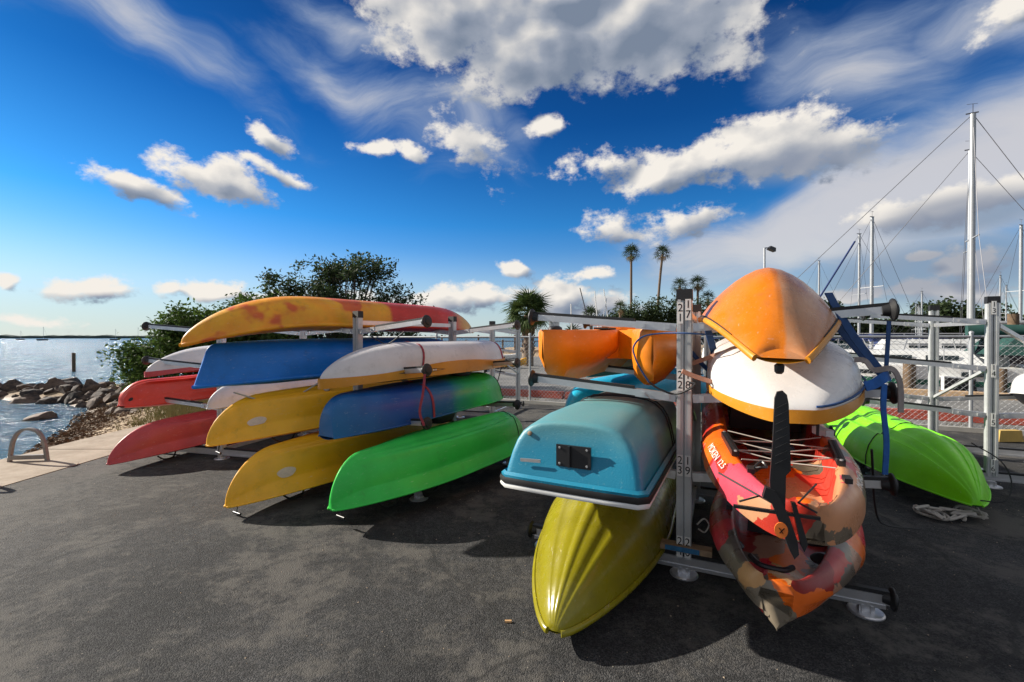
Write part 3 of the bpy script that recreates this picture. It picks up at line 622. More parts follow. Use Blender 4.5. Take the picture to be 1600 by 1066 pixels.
class Hull:
    def __init__(s, L, W, D, sec, na=1.3, fa=1.2, npow=.7, fpow=.7, nr=.8, fr=.8, nrp=2.2, frp=2.2, ndrop=.1, fdrop=.1, dlen=1.1, nw0=.03, fw0=.03, nh0=.12, fh0=.12, flip=1, rake=0.0, vn=.85, vf=.85, vl=1.1):
        s.__dict__.update(locals())
    def w(s, x):
        a = math.sin(math.pi / 2 * min(max(x, 0) / s.na, 1)) ** s.npow; b = math.sin(math.pi / 2 * min(max(s.L - x, 0) / s.fa, 1)) ** s.fpow
        return s.W / 2 * (s.nw0 + (1 - s.nw0) * a) * (s.fw0 + (1 - s.fw0) * b)
    def H(s, x):
        a = (1 - (1 - min(max(x, 0) / s.nr, 1)) ** s.nrp) ** .62 if x > 0 else 0; b = (1 - (1 - min(max(s.L - x, 0) / s.fr, 1)) ** s.frp) ** .62 if x < s.L else 0
        return s.D * (s.nh0 + (1 - s.nh0) * a) * (s.fh0 + (1 - s.fh0) * b)
    def g(s, x):
        return s.flip * (-s.ndrop * (1 - min(x / s.dlen, 1)) ** 2 - s.fdrop * (1 - min((s.L - x) / s.dlen, 1)) ** 2)
    def pt(s, x, q, side):
        n = len(s.sec) - 1; f = min(max(q, 0), 1) * n; i = min(int(f), n - 1); k = f - i
        y = s.sec[i][0] * (1 - k) + s.sec[i + 1][0] * k; z = s.sec[i][1] * (1 - k) + s.sec[i + 1][1] * k
        # sections sharpen to a vee towards the tips
        e = max(s.vn * (1 - min(x / s.vl, 1)) ** 1.3, s.vf * (1 - min((s.L - x) / s.vl, 1)) ** 1.3); zc = min(max(z, 0), 1); vy = 1 - .85 * zc if zc < .3 else .745 * (1 - ((zc - .3) / .7) ** 1.5) ** .8; y = y * (1 - e) + e * vy
        return V((x + s.rake * z * (1 - min(x / .8, 1)), side * y * s.w(x), s.g(x) + s.flip * z * s.H(x)))
    def nrm(s, x, q, side):
        e = .01; a = s.pt(x + e, q, side) - s.pt(x - e, q, side); b = s.pt(x, q + .02, side) - s.pt(x, q - .02, side)
        n = a.cross(b) * side * s.flip; n = n.normalized() if n.length > 1e-9 else V((0, side, 0)); return n if n.y * side > -.2 else -n
    def xs(s, n=46):
        return [s.L * (.5 - .5 * math.cos(math.pi * i / n)) for i in range(n + 1)]
    def shell(s, q0=0, q1=1):
        mb = MB(); secs = []; m = 2 * (len(s.sec) - 1)
        for x in s.xs():
            L_ = [s.pt(x, q0 + (q1 - q0) * j / m, 1) for j in range(m + 1)]; R_ = [s.pt(x, q0 + (q1 - q0) * j / m, -1) for j in range(m + 1)]
            secs.append(L_ + R_[::-1][1:])
        return mb.loft(secs, closed=False, cap=True)
    def deck(s, depth=.06):
        mb = MB(); secs = []
        for x in s.xs():
            w = s.w(x); g = s.g(x); d = depth * min(1, w / (s.W / 2) * 1.2) * s.flip
            secs.append([V((x, y * w, g - .004 * s.flip - d * (1 - abs(y) ** 2.5))) for y in (-1.005, -.97, -.85, -.6, -.3, 0, .3, .6, .85, .97, 1.005)])
        return mb.loft(secs, closed=False, cap=False)
    def rim(s, r=.014, h=.018):
        mb = MB()
        for sd in (1, -1):
            mb.sweep([s.pt(x, .0, sd) + V((0, sd * r * .35, -.004 * s.flip)) for x in s.xs(40)], [(r * math.cos(a), h * math.sin(a)) for a in [2 * math.pi * i / 8 for i in range(8)]])
        return mb
    def patch(s, x0, q0, side, rx, rq, lift=.004, seg=20):
        vs = [s.pt(x0, q0, side) + s.nrm(x0, q0, side) * lift]; 
        for k in range(seg):
            a = 2 * math.pi * k / seg; x = x0 + rx * math.cos(a) * (1 + .08 * math.sin(3 * a)); q = q0 + rq * math.sin(a); vs.append(s.pt(x, q, side) + s.nrm(x, q, side) * lift)
        return MB().add(vs, [(0, 1 + k, 1 + (k + 1) % seg) for k in range(seg)])
    def text(s, body, size, x0, q0, side, qs, rev=1, lift=.004):
        tv, tf = text_verts(body, size); out = []
        for v in tv:
            x = x0 + rev * v.x; q = q0 + v.y * qs; out.append(s.pt(x, q, side) + s.nrm(x, q, side) * lift)
        return MB().add(out, tf)
def place(P0, P1, roll=0):
    P0, P1 = V(P0), V(P1); ex = (P1 - P0).normalized(); ey = V((0, 0, 1)).cross(ex).normalized(); ez = ex.cross(ey)
    m = Mx((ex, ey, ez)).transposed().to_4x4(); return Mx.Translation(P0) @ m @ Mx.Rotation(R(roll), 4, 'X')
def carry_loop(t, p, r=.05, m=None):
    pts = [p + V((0, 0, 0)), p + V((-.05, .0, -.03)), p + V((-.08, .01, -.1)), p + V((-.04, .01, -.13)), p + V((.0, 0, -.09)), p]
    MB().tube(smooth_path(pts, 4), .005, 6).build('carry_loop', M['black'], t)
def kayak(label, P0, P1, hull, hm, dm=None, cat='kayak', name='kayak', roll=0, group=None, rim=None, sag=True, deckd=.06):
    t = thing(name, label, cat, place(P0, P1, roll), group)
    L = (V(P1) - V(P0)).length; hull.L = L
    h = hull.shell().build('hull', hm, t, smooth=True, sharp=38)
    hull.deck(deckd).build('deck', dm or hm, t, smooth=True)
    if not rim: hull.rim(.007, .008).build('seam', hm, t, smooth=True)
    if rim: hull.rim().build('rim', rim, t, smooth=True)
    return t
def foot_fittings(t, hull, n=3, z=-.07, seed=1):
    r = random.Random(seed)
    for x in [hull.L * f for f in (.14, .3, .62)][:n]:
        pts = [V((x, -hull.w(x) * .4, z)), V((x + .06, -hull.w(x) * .5, z - .05)), V((x + .16, -hull.w(x) * .55, z - .05)), V((x + .22, -hull.w(x) * .4, z))]
        MB().tube(smooth_path(pts, 4), .009, 6).build('side_handle', M['black'], t)

def toggle(t, h, x=.10):
    z = h.g(x) - .04; MB().tube([V((x, 0, z + .03)), V((x - .01, .005, z - .05))], .004, 5).build('handle_cord', M['black'], t)
    MB().tube([V((x - .01, -.05, z - .055)), V((x - .01, .05, z - .055))], .011, 8).build('toggle_handle', M['blackp'], t, smooth=True)
def scuppers(t, h, xs_, q=.93):
    for x in xs_:
        for sd in (1, -1):
            p = h.pt(x, q, sd); n = h.nrm(x, q, sd); MB().lathe(p + n * .0015, [(.017, 0), (.013, .002), (.0, .0022)], 12, n.to_track_quat('Z', 'Y').to_matrix()).build('scupper_hole', M['black'], t)
# rack A, left side
hA1 = Hull(0, .70, .30, CAN, na=1.4, fa=1.2, nr=1.0, fr=.9, ndrop=.20, fdrop=.05, dlen=1.2, nw0=.06)
kA1 = kayak('long orange and red blended kayak upside down on the top left arms', (-2.87, 3.89, 1.64), (-.63, 6.99, 1.64), hA1, M['sunset'], M['sunset'], rim=M['sunset'])
hA2 = Hull(0, .62, .38, CAN, na=1.2, fa=1.2, nr=.10, fr=.2, nrp=2, rake=.10, vn=.5, ndrop=.04, fdrop=.04, npow=.75, nw0=.02, nh0=.8, fh0=.5)
kA2 = kayak('plain blue canoe upside down below the orange and red kayak', (-2.86, 4.02, 1.10), (-.95, 6.7, 1.13), hA2, M['blue'], M['blue'], rim=M['blue'])
hA3 = Hull(0, .74, .37, SIT, na=1.25, fa=1.1, nr=.46, fr=.6, ndrop=.05, fdrop=.02, nh0=.10)
kA3 = kayak('upper of the two yellow kayaks, upside down with a pale oval patch at the end', (-2.70, 3.95, .60), (-.42, 6.75, .72), hA3, M['yellow'], M['yellow'])
hA3.patch(.36, .30, -1, .075, .05).build('worn_patch', M['patch'], kA3)
hA4 = Hull(0, .78, .39, SIT, na=1.25, fa=1.1, nr=.44, fr=.6, ndrop=.05, fdrop=.02, nh0=.10)
kA4 = kayak('lower of the two yellow kayaks, resting just above the asphalt with a ragged pale patch', (-2.36, 3.68, .16), (-.83, 6.35, .20), hA4, M['yellow'], M['yellow'])
hA4.patch(.42, .32, -1, .075, .05).build('worn_patch', M['patch'], kA4)
for t, h, s in ((kA3, hA3, 1), (kA4, hA4, 2)): foot_fittings(t, h, 3, seed=s)
# rack A, right side
hA5 = Hull(0, .68, .27, CAN, na=1.25, fa=1.0, nr=.95, fr=.45, ndrop=.05, fdrop=.0, nh0=.08, npow=.65)
kA5 = kayak('white kayak with orange deck upside down, tied with a red strap', (-1.64, 3.83, 1.18), (-.13, 6.2, 1.20), hA5, M['white'], M['ocre'], deckd=.11)
def band(h, z0, m, t, x0=.0, x1=1.0, name='side_band'):
    for c in list(t.children):
        if c.name.startswith('seam'): bpy.data.objects.remove(c)
    mb = MB()
    secs = []
    for sd, xl in ((1, h.xs(40)[::-1]), (-1, h.xs(40))):
        for x in xl:
            wv = .02 + .03 * sstep((x / h.L - .1) * 3) - .018 * math.sin(x / h.L * 9)
            a = h.pt(x, 0, sd); k = .012 * max(0, 1 - x / .05); secs.append([a + V((-k, sd * .006, -z0)), a + V((-k, sd * .008, 0)), a + V((-k, sd * .006, wv))])
    mb.loft(secs, closed=False, cap=False)
    return mb.build(name, m, t, smooth=True)
band(hA5, .07, M['ocre'], kA5)
mbd = MB()
a = [hA5.pt(x, 0, -1) + V((0, -.011, z)) for x, z in ((.62, -.012), (.8, .004), (1.05, .004), (1.22, -.012), (1.05, -.026), (.8, -.026))]
mbd.add(a, [(0, 1, 2, 3, 4, 5)]).build('name_badge', M['darkpaint'], kA5)
mbd = MB()
for i in range(12):
    if i == 5: continue
    x = .73 + i * .031; p = hA5.pt(x, 0, -1) + V((0, -.0125, -.011)); mbd.box(p, (.019, .002, .013))
mbd.build('name_lettering', M['whitepaint'], kA5)
hA6 = Hull(0, .66, .34, CAN, vn=.15, na=.9, fa=.8, nr=.22, fr=.55, ndrop=.02, fdrop=.04, nw0=.30, npow=.9, nh0=.55)
kA6 = kayak('dark blue to green blended kayak upside down, strapped in red', (-1.58, 3.80, .68), (-.16, 6.05, .76), hA6, M['bluegreen'], M['bluegreen'])
hA7 = Hull(0, .76, .38, SIT, na=1.2, fa=.9, nr=.30, fr=.55, ndrop=.02, fdrop=.0, nw0=.06, nh0=.14, fh0=.25)
kA7 = kayak('bright green kayak upside down on the lowest arms of the left rack', (-1.40, 3.44, .20), (.12, 5.62, .27), hA7, M['green'], M['green'])
foot_fittings(kA7, hA7, 2, seed=4)
for t, h in ((kA3, hA3), (kA4, hA4), (kA7, hA7)):
    toggle(t, h); scuppers(t, h, [h.L * f for f in (.36, .45, .54)], .83)
# seat and foot pads hanging under upturned cockpits
for (t, h, x) in ((kA6, hA6, 1.35), (kA5, hA5, 1.75)):
    MB().lathe((x, -.1, -.02), [(.17, 0), (.19, -.04), (.15, -.11), (.05, -.13)], 18, Mx.Scale(.7, 3, V((0, 1, 0)))).build('seat', M['black'], t, smooth=True)
# rack B
hB = lambda **k: Hull(0, .70, .36, SIT, na=1.2, fa=1.0, nr=.8, fr=.6, **k)
h = Hull(0, .70, .35, SIT, na=1.3, fa=1.0, nr=.6, fr=.6, ndrop=.04, fdrop=.0, nh0=.08)
kB4 = kayak('faded red kayak upside down just above the asphalt, nearest the beach', (-4.45, 4.92, .15), (-3.55, 8.1, .2), h, M['pinkred'], M['red'])
foot_fittings(kB4, h, 3)
h = Hull(0, .66, .30, SIT, vn=.2, na=1.0, fa=1.0, nr=.30, fr=.6, ndrop=.0, fdrop=.0, nw0=.22, nh0=.35)
kB3 = kayak('bright red kayak upside down with a square stern, above the faded red one', (-4.80, 5.5, .66), (-3.7, 8.6, .72), h, M['red'], M['pinkred'])
h.patch(.05, .3, -1, .02, .05).build('drain_plug', M['black'], kB3)
h = Hull(0, .66, .25, CAN, na=1.3, fa=1.0, nr=.9, fr=.6, ndrop=.09, fdrop=.05)
kB2 = kayak('white kayak with red deck upside down in front of the mangrove bush', (-4.62, 5.65, 1.14), (-3.4, 8.6, 1.16), h, M['white'], M['pinkred'], deckd=.1)
band(h, .05, M['pinkred'], kB2)
h = Hull(0, .60, .24, CAN, na=1.0, fa=1.0, nr=.4, fr=.6, ndrop=.05, fdrop=.05, nh0=.2)
kB6 = kayak('pale grey kayak upside down half hidden below the blue canoe', (-3.3, 4.85, .78), (-2.2, 7.8, .80), h, M['pale'], M['pale'])
h = Hull(0, .66, .3, CAN, na=1.0, fa=1.0, nr=.5, fr=.6)
kB7 = kayak('cyan kayak lying behind the yellow kayaks near the left rack post', (-3.15, 6.7, .68), (-1.5, 9.6, .70), h, M['cyan'], M['cyan'])
# rack R, right side: inverted orange boat
h = Hull(0, .75, .32, VEE, na=.95, fa=1.0, nr=.8, fr=.8, nrp=1.7, ndrop=.20, fdrop=.1, dlen=.8, nw0=.27, npow=.9, nh0=.13, rake=.06, vn=.0)
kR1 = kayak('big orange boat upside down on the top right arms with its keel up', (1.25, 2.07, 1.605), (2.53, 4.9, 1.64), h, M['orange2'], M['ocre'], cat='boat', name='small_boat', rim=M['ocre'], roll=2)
h.patch(.78, .30, -1, .012, .012).build('rivet', M['black'], kR1)
MB().tube([h.pt(x, .06, 1) + V((0, .004, .0)) for x in h.xs(30) if x > .15], .005, 6).build('edge_cord', M['black'], kR1)
MB().tube([h.pt(x, .06, -1) + V((0, -.004, .0)) for x in h.xs(30) if x > .15], .005, 6).build('edge_cord', M['black'], kR1)
MB().lathe((.03, 0, -.235), [(.012, -.04), (.02, -.03), (.022, 0), (.012, .01)], 12).build('drain_fitting', M['black'], kR1)
h = Hull(0, .80, .28, CAN, na=.72, fa=1.0, nr=1.0, fr=.8, nrp=2.0, ndrop=.10, fdrop=.0, dlen=1.0, nw0=.16, npow=.6, nh0=.05, vn=.1)
kR2 = kayak('white boat with orange rim upside down, right above the camouflage kayaks', (1.35, 2.12, 1.24), (2.62, 4.95, 1.26), h, M['whiteside'], M['ocre'], cat='boat', name='small_boat', deckd=.10, roll=-2)
band(h, .045, M['ocre'], kR2)
mb = MB(); mb.tube([h.pt(x, 0, -1) + V((0, -.012, .035)) for x in h.xs(40)], .006, 6).build('edge_cord', M['bluestrap'], kR2)
# left side: teal boat with flat transom
def dinghy():
    O = V((.29, 2.33, .70)); ex = V((.455, .89, 0)).normalized(); ey = V((-ex.y, ex.x, 0))
    t = thing('dinghy', 'chalky teal dinghy upside down with a black motor plate on its transom', 'dinghy', Mx.Translation(O) @ Mx((ex, ey, V((0, 0, 1)))).transposed().to_4x4())
    def sec(x):
        L = 2.75; k = 1 - .55 * sstep((x - 1.4) / 1.35) ** 1.2; w = .385 * k; hh = .37 * (1 - .45 * sstep((x - 1.6) / 1.15)) * (.93 + .07 * sstep(x / .4))
        pts = []
        for (y, z) in [(1, 0), (1.0, .08), (.968, .28), (.928, .47), (.87, .65), (.79, .79), (.68, .89), (.54, .955), (.36, .985), (.15, 1.0)]: pts.append((y * w, z * hh))
        return pts, w, hh
    def ring(x, inset=0, rk=0):
        p, w, hh = sec(x); P = [V((x + rk * z, y * (1 - inset), z - inset * hh * .6 * (z / hh))) for y, z in p]
        return P + [V((v.x, -v.y, v.z)) for v in P[::-1]]
    xs = [0, .012, .03, .06, .1, .2] + [.35 + i * .16 for i in range(16)]
    secs = [ring(0, .30, .25), ring(0, .18, .25), ring(0.002, .11, .25), ring(.004, .06, .25), ring(.018, .022, .24), ring(.04, .004, .235)] + [ring(x, 0, .23 * max(0, 1 - x / 1.2)) for x in xs[4:]]
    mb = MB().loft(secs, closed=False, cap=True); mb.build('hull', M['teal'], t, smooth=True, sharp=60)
    outl = [V((-.005 + 0, .36, 0)), V((-.012, .2, 0)), V((-.014, 0, 0)), V((-.012, -.2, 0)), V((-.005, -.36, 0))]
    right = [V((x, -sec(x)[1] - .012, 0)) for x in [.03, .08] + xs[6:]]; left = [V((v.x, -v.y, 0)) for v in right]
    loop = left[::-1] + outl + right
    MB().sweep([p + V((0, 0, .012)) for p in loop], [(-.012, -.016), (.016, -.016), (.02, 0), (.016, .016), (-.012, .016)]).build('black_bead', M['black'], t, smooth=True)
    MB().sweep([p + V((0, 0, -.017)) for p in loop], [(-.016, -.013), (.012, -.013), (.018, 0), (.012, .013), (-.016, .013)]).build('white_lip', M['whitepaint'], t, smooth=True)
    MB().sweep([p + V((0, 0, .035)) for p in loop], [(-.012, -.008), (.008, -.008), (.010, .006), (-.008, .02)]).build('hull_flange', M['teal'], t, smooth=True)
    MB().add([V((p.x, p.y, .0)) for p in loop], [tuple(range(len(loop)))]).build('inner_shell', M['whitepaint'], t)
    def on_tr(y, z): return V((.25 * z - .006, y, z))
    pl = MB(); c = on_tr(-.02, .175); pl.box(c + V((-.004, 0, 0)), (.012, .19, .115)); p = pl.build('motor_plate', M['blackp'], t)
    MB().box(c + V((-.016, .02, 0)), (.02, .012, .11)).build('rib', M['blackp'], p)
    for y in (-.075, .075):
        for z in (-.042, .042): MB().lathe(c + V((-.012, y, z)), [(.007, 0), (.005, .004)], 8, V((-1, 0, 0)).to_track_quat('Z', 'Y').to_matrix()).build('bolt', M['alu'], p)
    MB().box(on_tr(.22, .13) + V((-.012, 0, 0)), (.006, .12, .018), Mx.Rotation(R(-3), 3, 'X')).build('registration_tag', M['alu'], t)
    MB().lathe(on_tr(.25, .265) + V((0.01, 0, 0)), [(.014, 0), (.012, .006), (.004, .008)], 12, V((-1, 0, .4)).to_track_quat('Z', 'Y').to_matrix()).build('drain_plug', M['wood'], t)
    for x0 in (1.02, 1.10):
        pts = [V((x0 + .05, y, z + .006)) for y, z in [(v.y, v.z) for v in ring(x0)]]
        MB().tube(pts, .006, 6).build('tie_cord', M['rope'], t)
    return t
dg = dinghy()
h = Hull(0, .84, .34, SOFT, vn=.3, na=1.35, fa=1.2, nr=1.05, fr=.9, nrp=1.9, ndrop=.03, fdrop=.0, nw0=.07, npow=.72, nh0=.06)
kR4 = kayak('glossy olive yellow kayak upside down below the teal dinghy', (.20, 2.12, .135), (1.52, 5.1, .17), h, M['olive'], M['olive'], rim=M['olive'])
# cyan kayaks behind
h = Hull(0, .72, .30, CAN, na=1.0, fa=1.0, nr=.6, fr=.6, ndrop=.03)
kC1 = kayak('cyan kayak upside down behind the teal dinghy, left of the numbered post', (.62, 5.05, .66), (3.1, 8.3, .72), h, M['cyan'], M['cyan'])
h = Hull(0, .72, .30, CAN, na=1.0, fa=1.0, nr=.6, fr=.6, ndrop=.03)
kC2 = kayak('cyan kayak seen between the numbered post and the camouflage kayak', (2.28, 5.2, .66), (3.9, 8.0, .72), h, M['cyan'], M['cyan'])
h = Hull(0, .66, .20, CAN, na=1.2, fa=1.0, nr=1.0, fr=.6, ndrop=.03)
kC3 = kayak('white topped kayak with blue-green sides below the orange twin-hull boat', (.85, 5.0, 1.16), (3.0, 8.0, 1.18), h, M['white'], M['cyan'], deckd=.1)
M['tealband'] = mat('blue_green_paint', (.02, .16, .21), .4, var=.2)
band(h, .07, M['tealband'], kC3)
# lime kayak on rack D
h = Hull(0, .90, .40, RIB, vn=.6, vf=.1, na=1.15, fa=.9, nr=.8, fr=.5, nrp=1.9, ndrop=.04, fdrop=.0, nw0=.07, fw0=.45, npow=.8, fpow=.8, nh0=.08, fh0=.4)
kD4 = kayak('lime green kayak upside down beside the post numbered 13 to 16', (3.72, 3.57, .20), (4.78, 6.6, .24), h, M['lime'], M['green'])
h2 = Hull(0, .8, .27, CAN, na=1.0, fa=.7, nr=.4, fr=.25, nw0=.2, nh0=.5, fh0=.5, fw0=.25, ndrop=.0, vn=.2, vf=.1, fpow=.7)
kD2 = kayak('white over dark grey kayak end entering at the right edge', (5.3, 2.9, .88), (6.5, 5.62, .88), h2, M['whiteside'], M['darkpaint'], deckd=.2)

# twin-hull orange boat on the left of rack R, second arms
def twin():
    ex = V((.42, .907, 0)).normalized(); O = V((.564, 3.07, 1.165)); ey = V((-ex.y, ex.x, 0))
    t = thing('twin_hull_boat', 'orange twin-hull boat with two pointed bows and black grips on top', 'boat', Mx.Translation(O) @ Mx((ex, ey, V((0, 0, 1)))).transposed().to_4x4())
    HT = .395; mb = MB()
    for sd in (1, -1):
        secs = []
        for i in range(30):
            x = 2.9 * (i / 29) ** 1.35; yo = .52 - .13 * (1 - min(x / .4, 1)) ** 2
            g = sstep(x / .72) if sd > 0 else sstep((x - .35) / .8); wi = .02 + .15 * min(x / .16, 1) ** .7 + .35 * g if sd > 0 else .02 + .25 * min(x / .2, 1) ** .6 + .25 * g; yi = yo - wi
            yi = max(yi, .0); kz = .0 + .05 * (1 - min(x / .25, 1)) ** 2; tun = .02 + .15 * g
            xr = .10 * (1 - min(x / .3, 1)); kk = min(yo - .16, yo - wi * .5) if x > .1 else (yo + yi) / 2
            zt = HT + .015 * sstep((x - .5) / .5)
            secs.append([V((x + xr * 0, sd * (yo - .012), zt)), V((x, sd * yo, zt - .02)), V((x + xr * .1, sd * yo, .20)), V((x + xr * .5, sd * (yo - .015 - .1 * wi), .11)), V((x + xr, sd * (kk + .05 * min(x / .3, 1)), kz + .03)), V((x + xr, sd * kk, kz)), V((x + xr, sd * (kk - .04 * min(x / .3, 1)), kz + .01 + tun * .3)),
                         V((x + xr * .6, sd * (yi + .015), kz * .5 + .05 + tun)), V((x, sd * yi, .2 + tun * .4)), V((x, sd * yi, zt - .02)), V((x, sd * (yi + .012), zt))])
        m2 = MB().loft(secs, closed=True, cap=True)
        # round the stem
        m2.build('hull', M['orange'], t, smooth=True, sharp=55)
    for y in (.36, -.36):
        MB().lathe((.22, y, HT), [(.085, 0), (.08, .018), (.05, .03), (.0, .033)], 16, Mx.Scale(.6, 3, V((0, 1, 0)))).build('grip', M['black'], t, smooth=True)
    MB().box((.75, .1, HT + .018), (.3, .12, .014)).build('grip', M['black'], t)
    secs = [[V((.50 + .42 * math.cos(a) ** 2 * 0 + .32 * (1 - abs(math.sin(a))), .40 * math.sin(a), z)) for z in (.16, .24, .33, HT + .004)] for a in [R(-90 + 15 * k) for k in range(13)]]
    secs2 = [[p + V((.05, 0, 0)) for p in q] for q in secs]
    MB().loft([q + w_[::-1] for q, w_ in zip(secs, secs2)]).build('bridge_wall', M['orange'], t, smooth=True)
    MB().box((1.9, 0, HT + .01), (1.9, .5, .05)).build('saddle', M['orange'], t, smooth=True)
    return t
tw = twin()

# camouflage fishing kayaks, right side up
def camo_kayak(label, P0, P1, W, m, roll=0, depthf=None, bow=False):
    t = thing('fishing_kayak', label, 'kayak', place(P0, P1, roll)); L = (V(P1) - V(P0)).length
    def w(x):
        a = math.sin(math.pi / 2 * min(x / (1.15 if bow else .95), 1)) ** (.62 if bow else .6); b = math.sin(math.pi / 2 * min((L - x) / 1.2, 1)) ** .8
        return W / 2 * ((.20 if bow else .16) + (.80 if bow else .84) * a) * (.05 + .95 * b)
    def prof(x):
        ww = w(x); k = min(ww / (W / 2), 1); d = depthf(x); kz = (-.26 if bow else -.22) + (.05 if bow else .10) * (1 - min(x / .5, 1)) ** 2 + .15 * (1 - min((L - x) / .7, 1)) ** 2
        sh = (.03 if bow else .0) * (1 - min(x / .9, 1)) ** 2 + .05 * (1 - min((L - x) / .9, 1)) ** 2
        low = [(0, kz), (.06, kz + .01), (.34, kz + .025), (.42, kz + .05), (.5, kz + .03), (.72, kz + .06), (.9, kz + .10), (1.0, -.12), (1.0, -.10)]
        if bow and x < .8:
            q = 1 - x / .8; low = [(y * (1 - .25 * q * (1 - y * .4)), z - (0.0) + (.10 * q * y * y)) for y, z in low[:-2]] + [(1.0 - .35 * q, -.13), (1 - .12 * q, -.07)]
        top = [(.985, -.055), (.93, -.018), (.83, .018), (.72, .038), (.66, .036), (.62, .02), (.595, -d * .35), (.575, -d * .8), (.54, -d), (.38, -d - .004), (.25, -d + .008), (.0, -d + .01)]
        return [V((x, y * ww, z + sh)) for y, z in low], [V((x, y * ww, z + sh)) for y, z in top]
    xs = [0, .012, .03, .06] + [.1 + .05 * i for i in range(int((L - .15) / .05))] + [L - .04, L]
    for nm, which in (('hull', 0), ('deck', 1)):
        secs = []
        for x in xs:
            p = prof(x)[which] if which == 0 else [prof(x)[0][-1]] + prof(x)[1]
            o = [V((v.x, -v.y, v.z)) for v in p]
            secs.append(p[::-1][:-1] + [p[0]] + o[1:] if which == 0 else p + o[::-1][1:])
        MB().loft(secs, closed=False, cap=True).build(nm, m, t, smooth=True, sharp=75)
    return t, w, L
def dpt3(x):
    if x < .10: return -.03
    return .02 + .10 * sstep((x - .16) / .14) + .03 * sstep((x - 1.35) / .1)
kR3, w3, L3 = camo_kayak('orange and tan camouflage fishing kayak with upright black rudder, upper of the pair', (1.15, 1.74, .815), (2.45, 4.8, 1.13), .76, M['camo1'], roll=0, depthf=dpt3)
def dpt4(x): return -.01 + .065 * sstep((x - .08) / .16) + .02 * sstep((x - 1.3) / .1)
kR5, w5, L5 = camo_kayak('red and orange camouflage fishing kayak, lower of the pair above the floor beam', (1.17, 1.97, .38), (2.82, 4.6, .48), .84, M['camo2'], depthf=dpt4, bow=True)
def side_text(t, w, x0, size, sd):
  for body, dx, k_ in (('MOKEN', 0, 1.0), ('12.5', size * 2.9, .85)):
    tv, fs = text_verts(body, size * k_); out = []
    for (x, y) in [(v.x + dx, v.y) for v in tv]:
        X = x0 + (-sd) * x; k = y / size + .5   # up the slope
        yy = .955 - k * .11; zz = -.034 + k * .045; ww = w(X)
        sh = 0
        out.append(V((X, sd * (yy * ww + .004), zz + .012)))
    MB().add(out, fs).build('lettering', M['whitepaint'], t)
side_text(kR3, w3, .64, .062, 1); side_text(kR3, w3, .44, .062, -1)
for sd in (1, -1):
    p0, p1 = V((.48, sd * w3(.48) * .69, .055)), V((.82, sd * w3(.82) * .69, .05))
    r = MB().bar(p0, p1, .034, .03).build('gear_rail', M['blackp'], kR3)
    for p in (p0, p1): MB().lathe(p + V((0, 0, .012)), [(.008, 0), (.007, .006)], 8).build('bolt', M['alu'], r)
    MB().bar(p0 + V((.01, 0, .0155)), p1 - V((.01, 0, -.0155)), .012, .003).build('rail_slot', M['black'], r)
# white bungee lattice over the tank well
mb = MB(); pl_ = [.46, .60, .76, .95]
for i in range(len(pl_) - 1):
    a, b = pl_[i], pl_[i + 1]
    for s in (1, -1): mb.tube([V((a, s * w3(a) * .62, .035)), V(((a + b) / 2, 0, .015)), V((b, -s * w3(b) * .62, .035))], .0033, 6)
mb.build('bungee_lacing', M['wrope'], kR3)
# seat
mb = MB(); mb.box((1.55, 0, .0), (.36, .40, .07)); mb.build('seat', M['blackp'], kR3)
mb = MB(); mb.box((1.33, 0, .10), (.05, .42, .30), Mx.Rotation(R(-12), 3, 'Y'), taper=.85); mb.build('seat_back', M['black'], kR3)
MB().lathe((1.05, 0, -.085), [(.13, 0), (.13, .02), (.11, .03), (.02, .03)], 24).build('hatch', M['blackp'], kR3)
MB().tube(smooth_path([V((.33, .16, .04)), V((.30, .13, .06)), V((.34, .10, .05)), V((.38, .12, .06)), V((.33, .16, .04))], 4), .006, 6).build('cleat', M['blackp'], kR3)
for y in (.17, -.2): MB().box((.30, y, .045), (.05, .03, .022)).build('pad_eye', M['blackp'], kR3)
MB().box((1.02, -.26, .05), (.10, .05, .04), Mx.Rotation(R(30), 3, 'Z')).build('white_clip', M['whitepaint'], kR3)
# rudder
rud = MB()
def plate(pts, th, m, name, parent):
    n = len(pts); vs = [V((p[0], p[1] - th / 2, p[2])) if len(p) == 3 else V((p[0], -th / 2, p[1])) for p in pts] + [V((p[0], th / 2, p[1])) for p in pts]
    fs = [tuple(range(n))[::-1], tuple(range(n, 2 * n))] + [(i, (i + 1) % n, (i + 1) % n + n, i + n) for i in range(n)]
    return MB().add(vs, fs)

# world placed rudder: blade faces the lane in front
RX = V((1.02, 1.70, 0)); rdir = V((.94, -.34, 0)).normalized(); rn = V((-.34, -.94, 0)).normalized()
def rp(a, z, o=0.0): return RX + rdir * a + V((0, 0, z)) + rn * o
def rplate(pts, th):
    n = len(pts); vs = [rp(a, z, th / 2) for a, z in pts] + [rp(a, z, -th / 2) for a, z in pts]
    return MB().add(vs, [tuple(range(n)), tuple(range(2 * n - 1, n - 1, -1))] + [(i, i + n, (i + 1) % n + n, (i + 1) % n) for i in range(n)])
bl = rplate([(-.020, 1.27), (-.012, 1.295), (.006, 1.30), (.020, 1.285), (.026, 1.25), (.034, 1.0), (.018, .98), (.016, .84), (-.012, .82), (-.03, .88), (-.036, .95), (-.026, 1.1)], .014).build('rudder_blade', M['blackp'], kR3, world=True)
for k in range(8):
    MB().bar(rp(-.018, 1.02 + k * .03, .0085), rp(.022, 1.045 + k * .03, .0085), .004, .003).build('blade_rib', M['blackp'], bl, world=True)
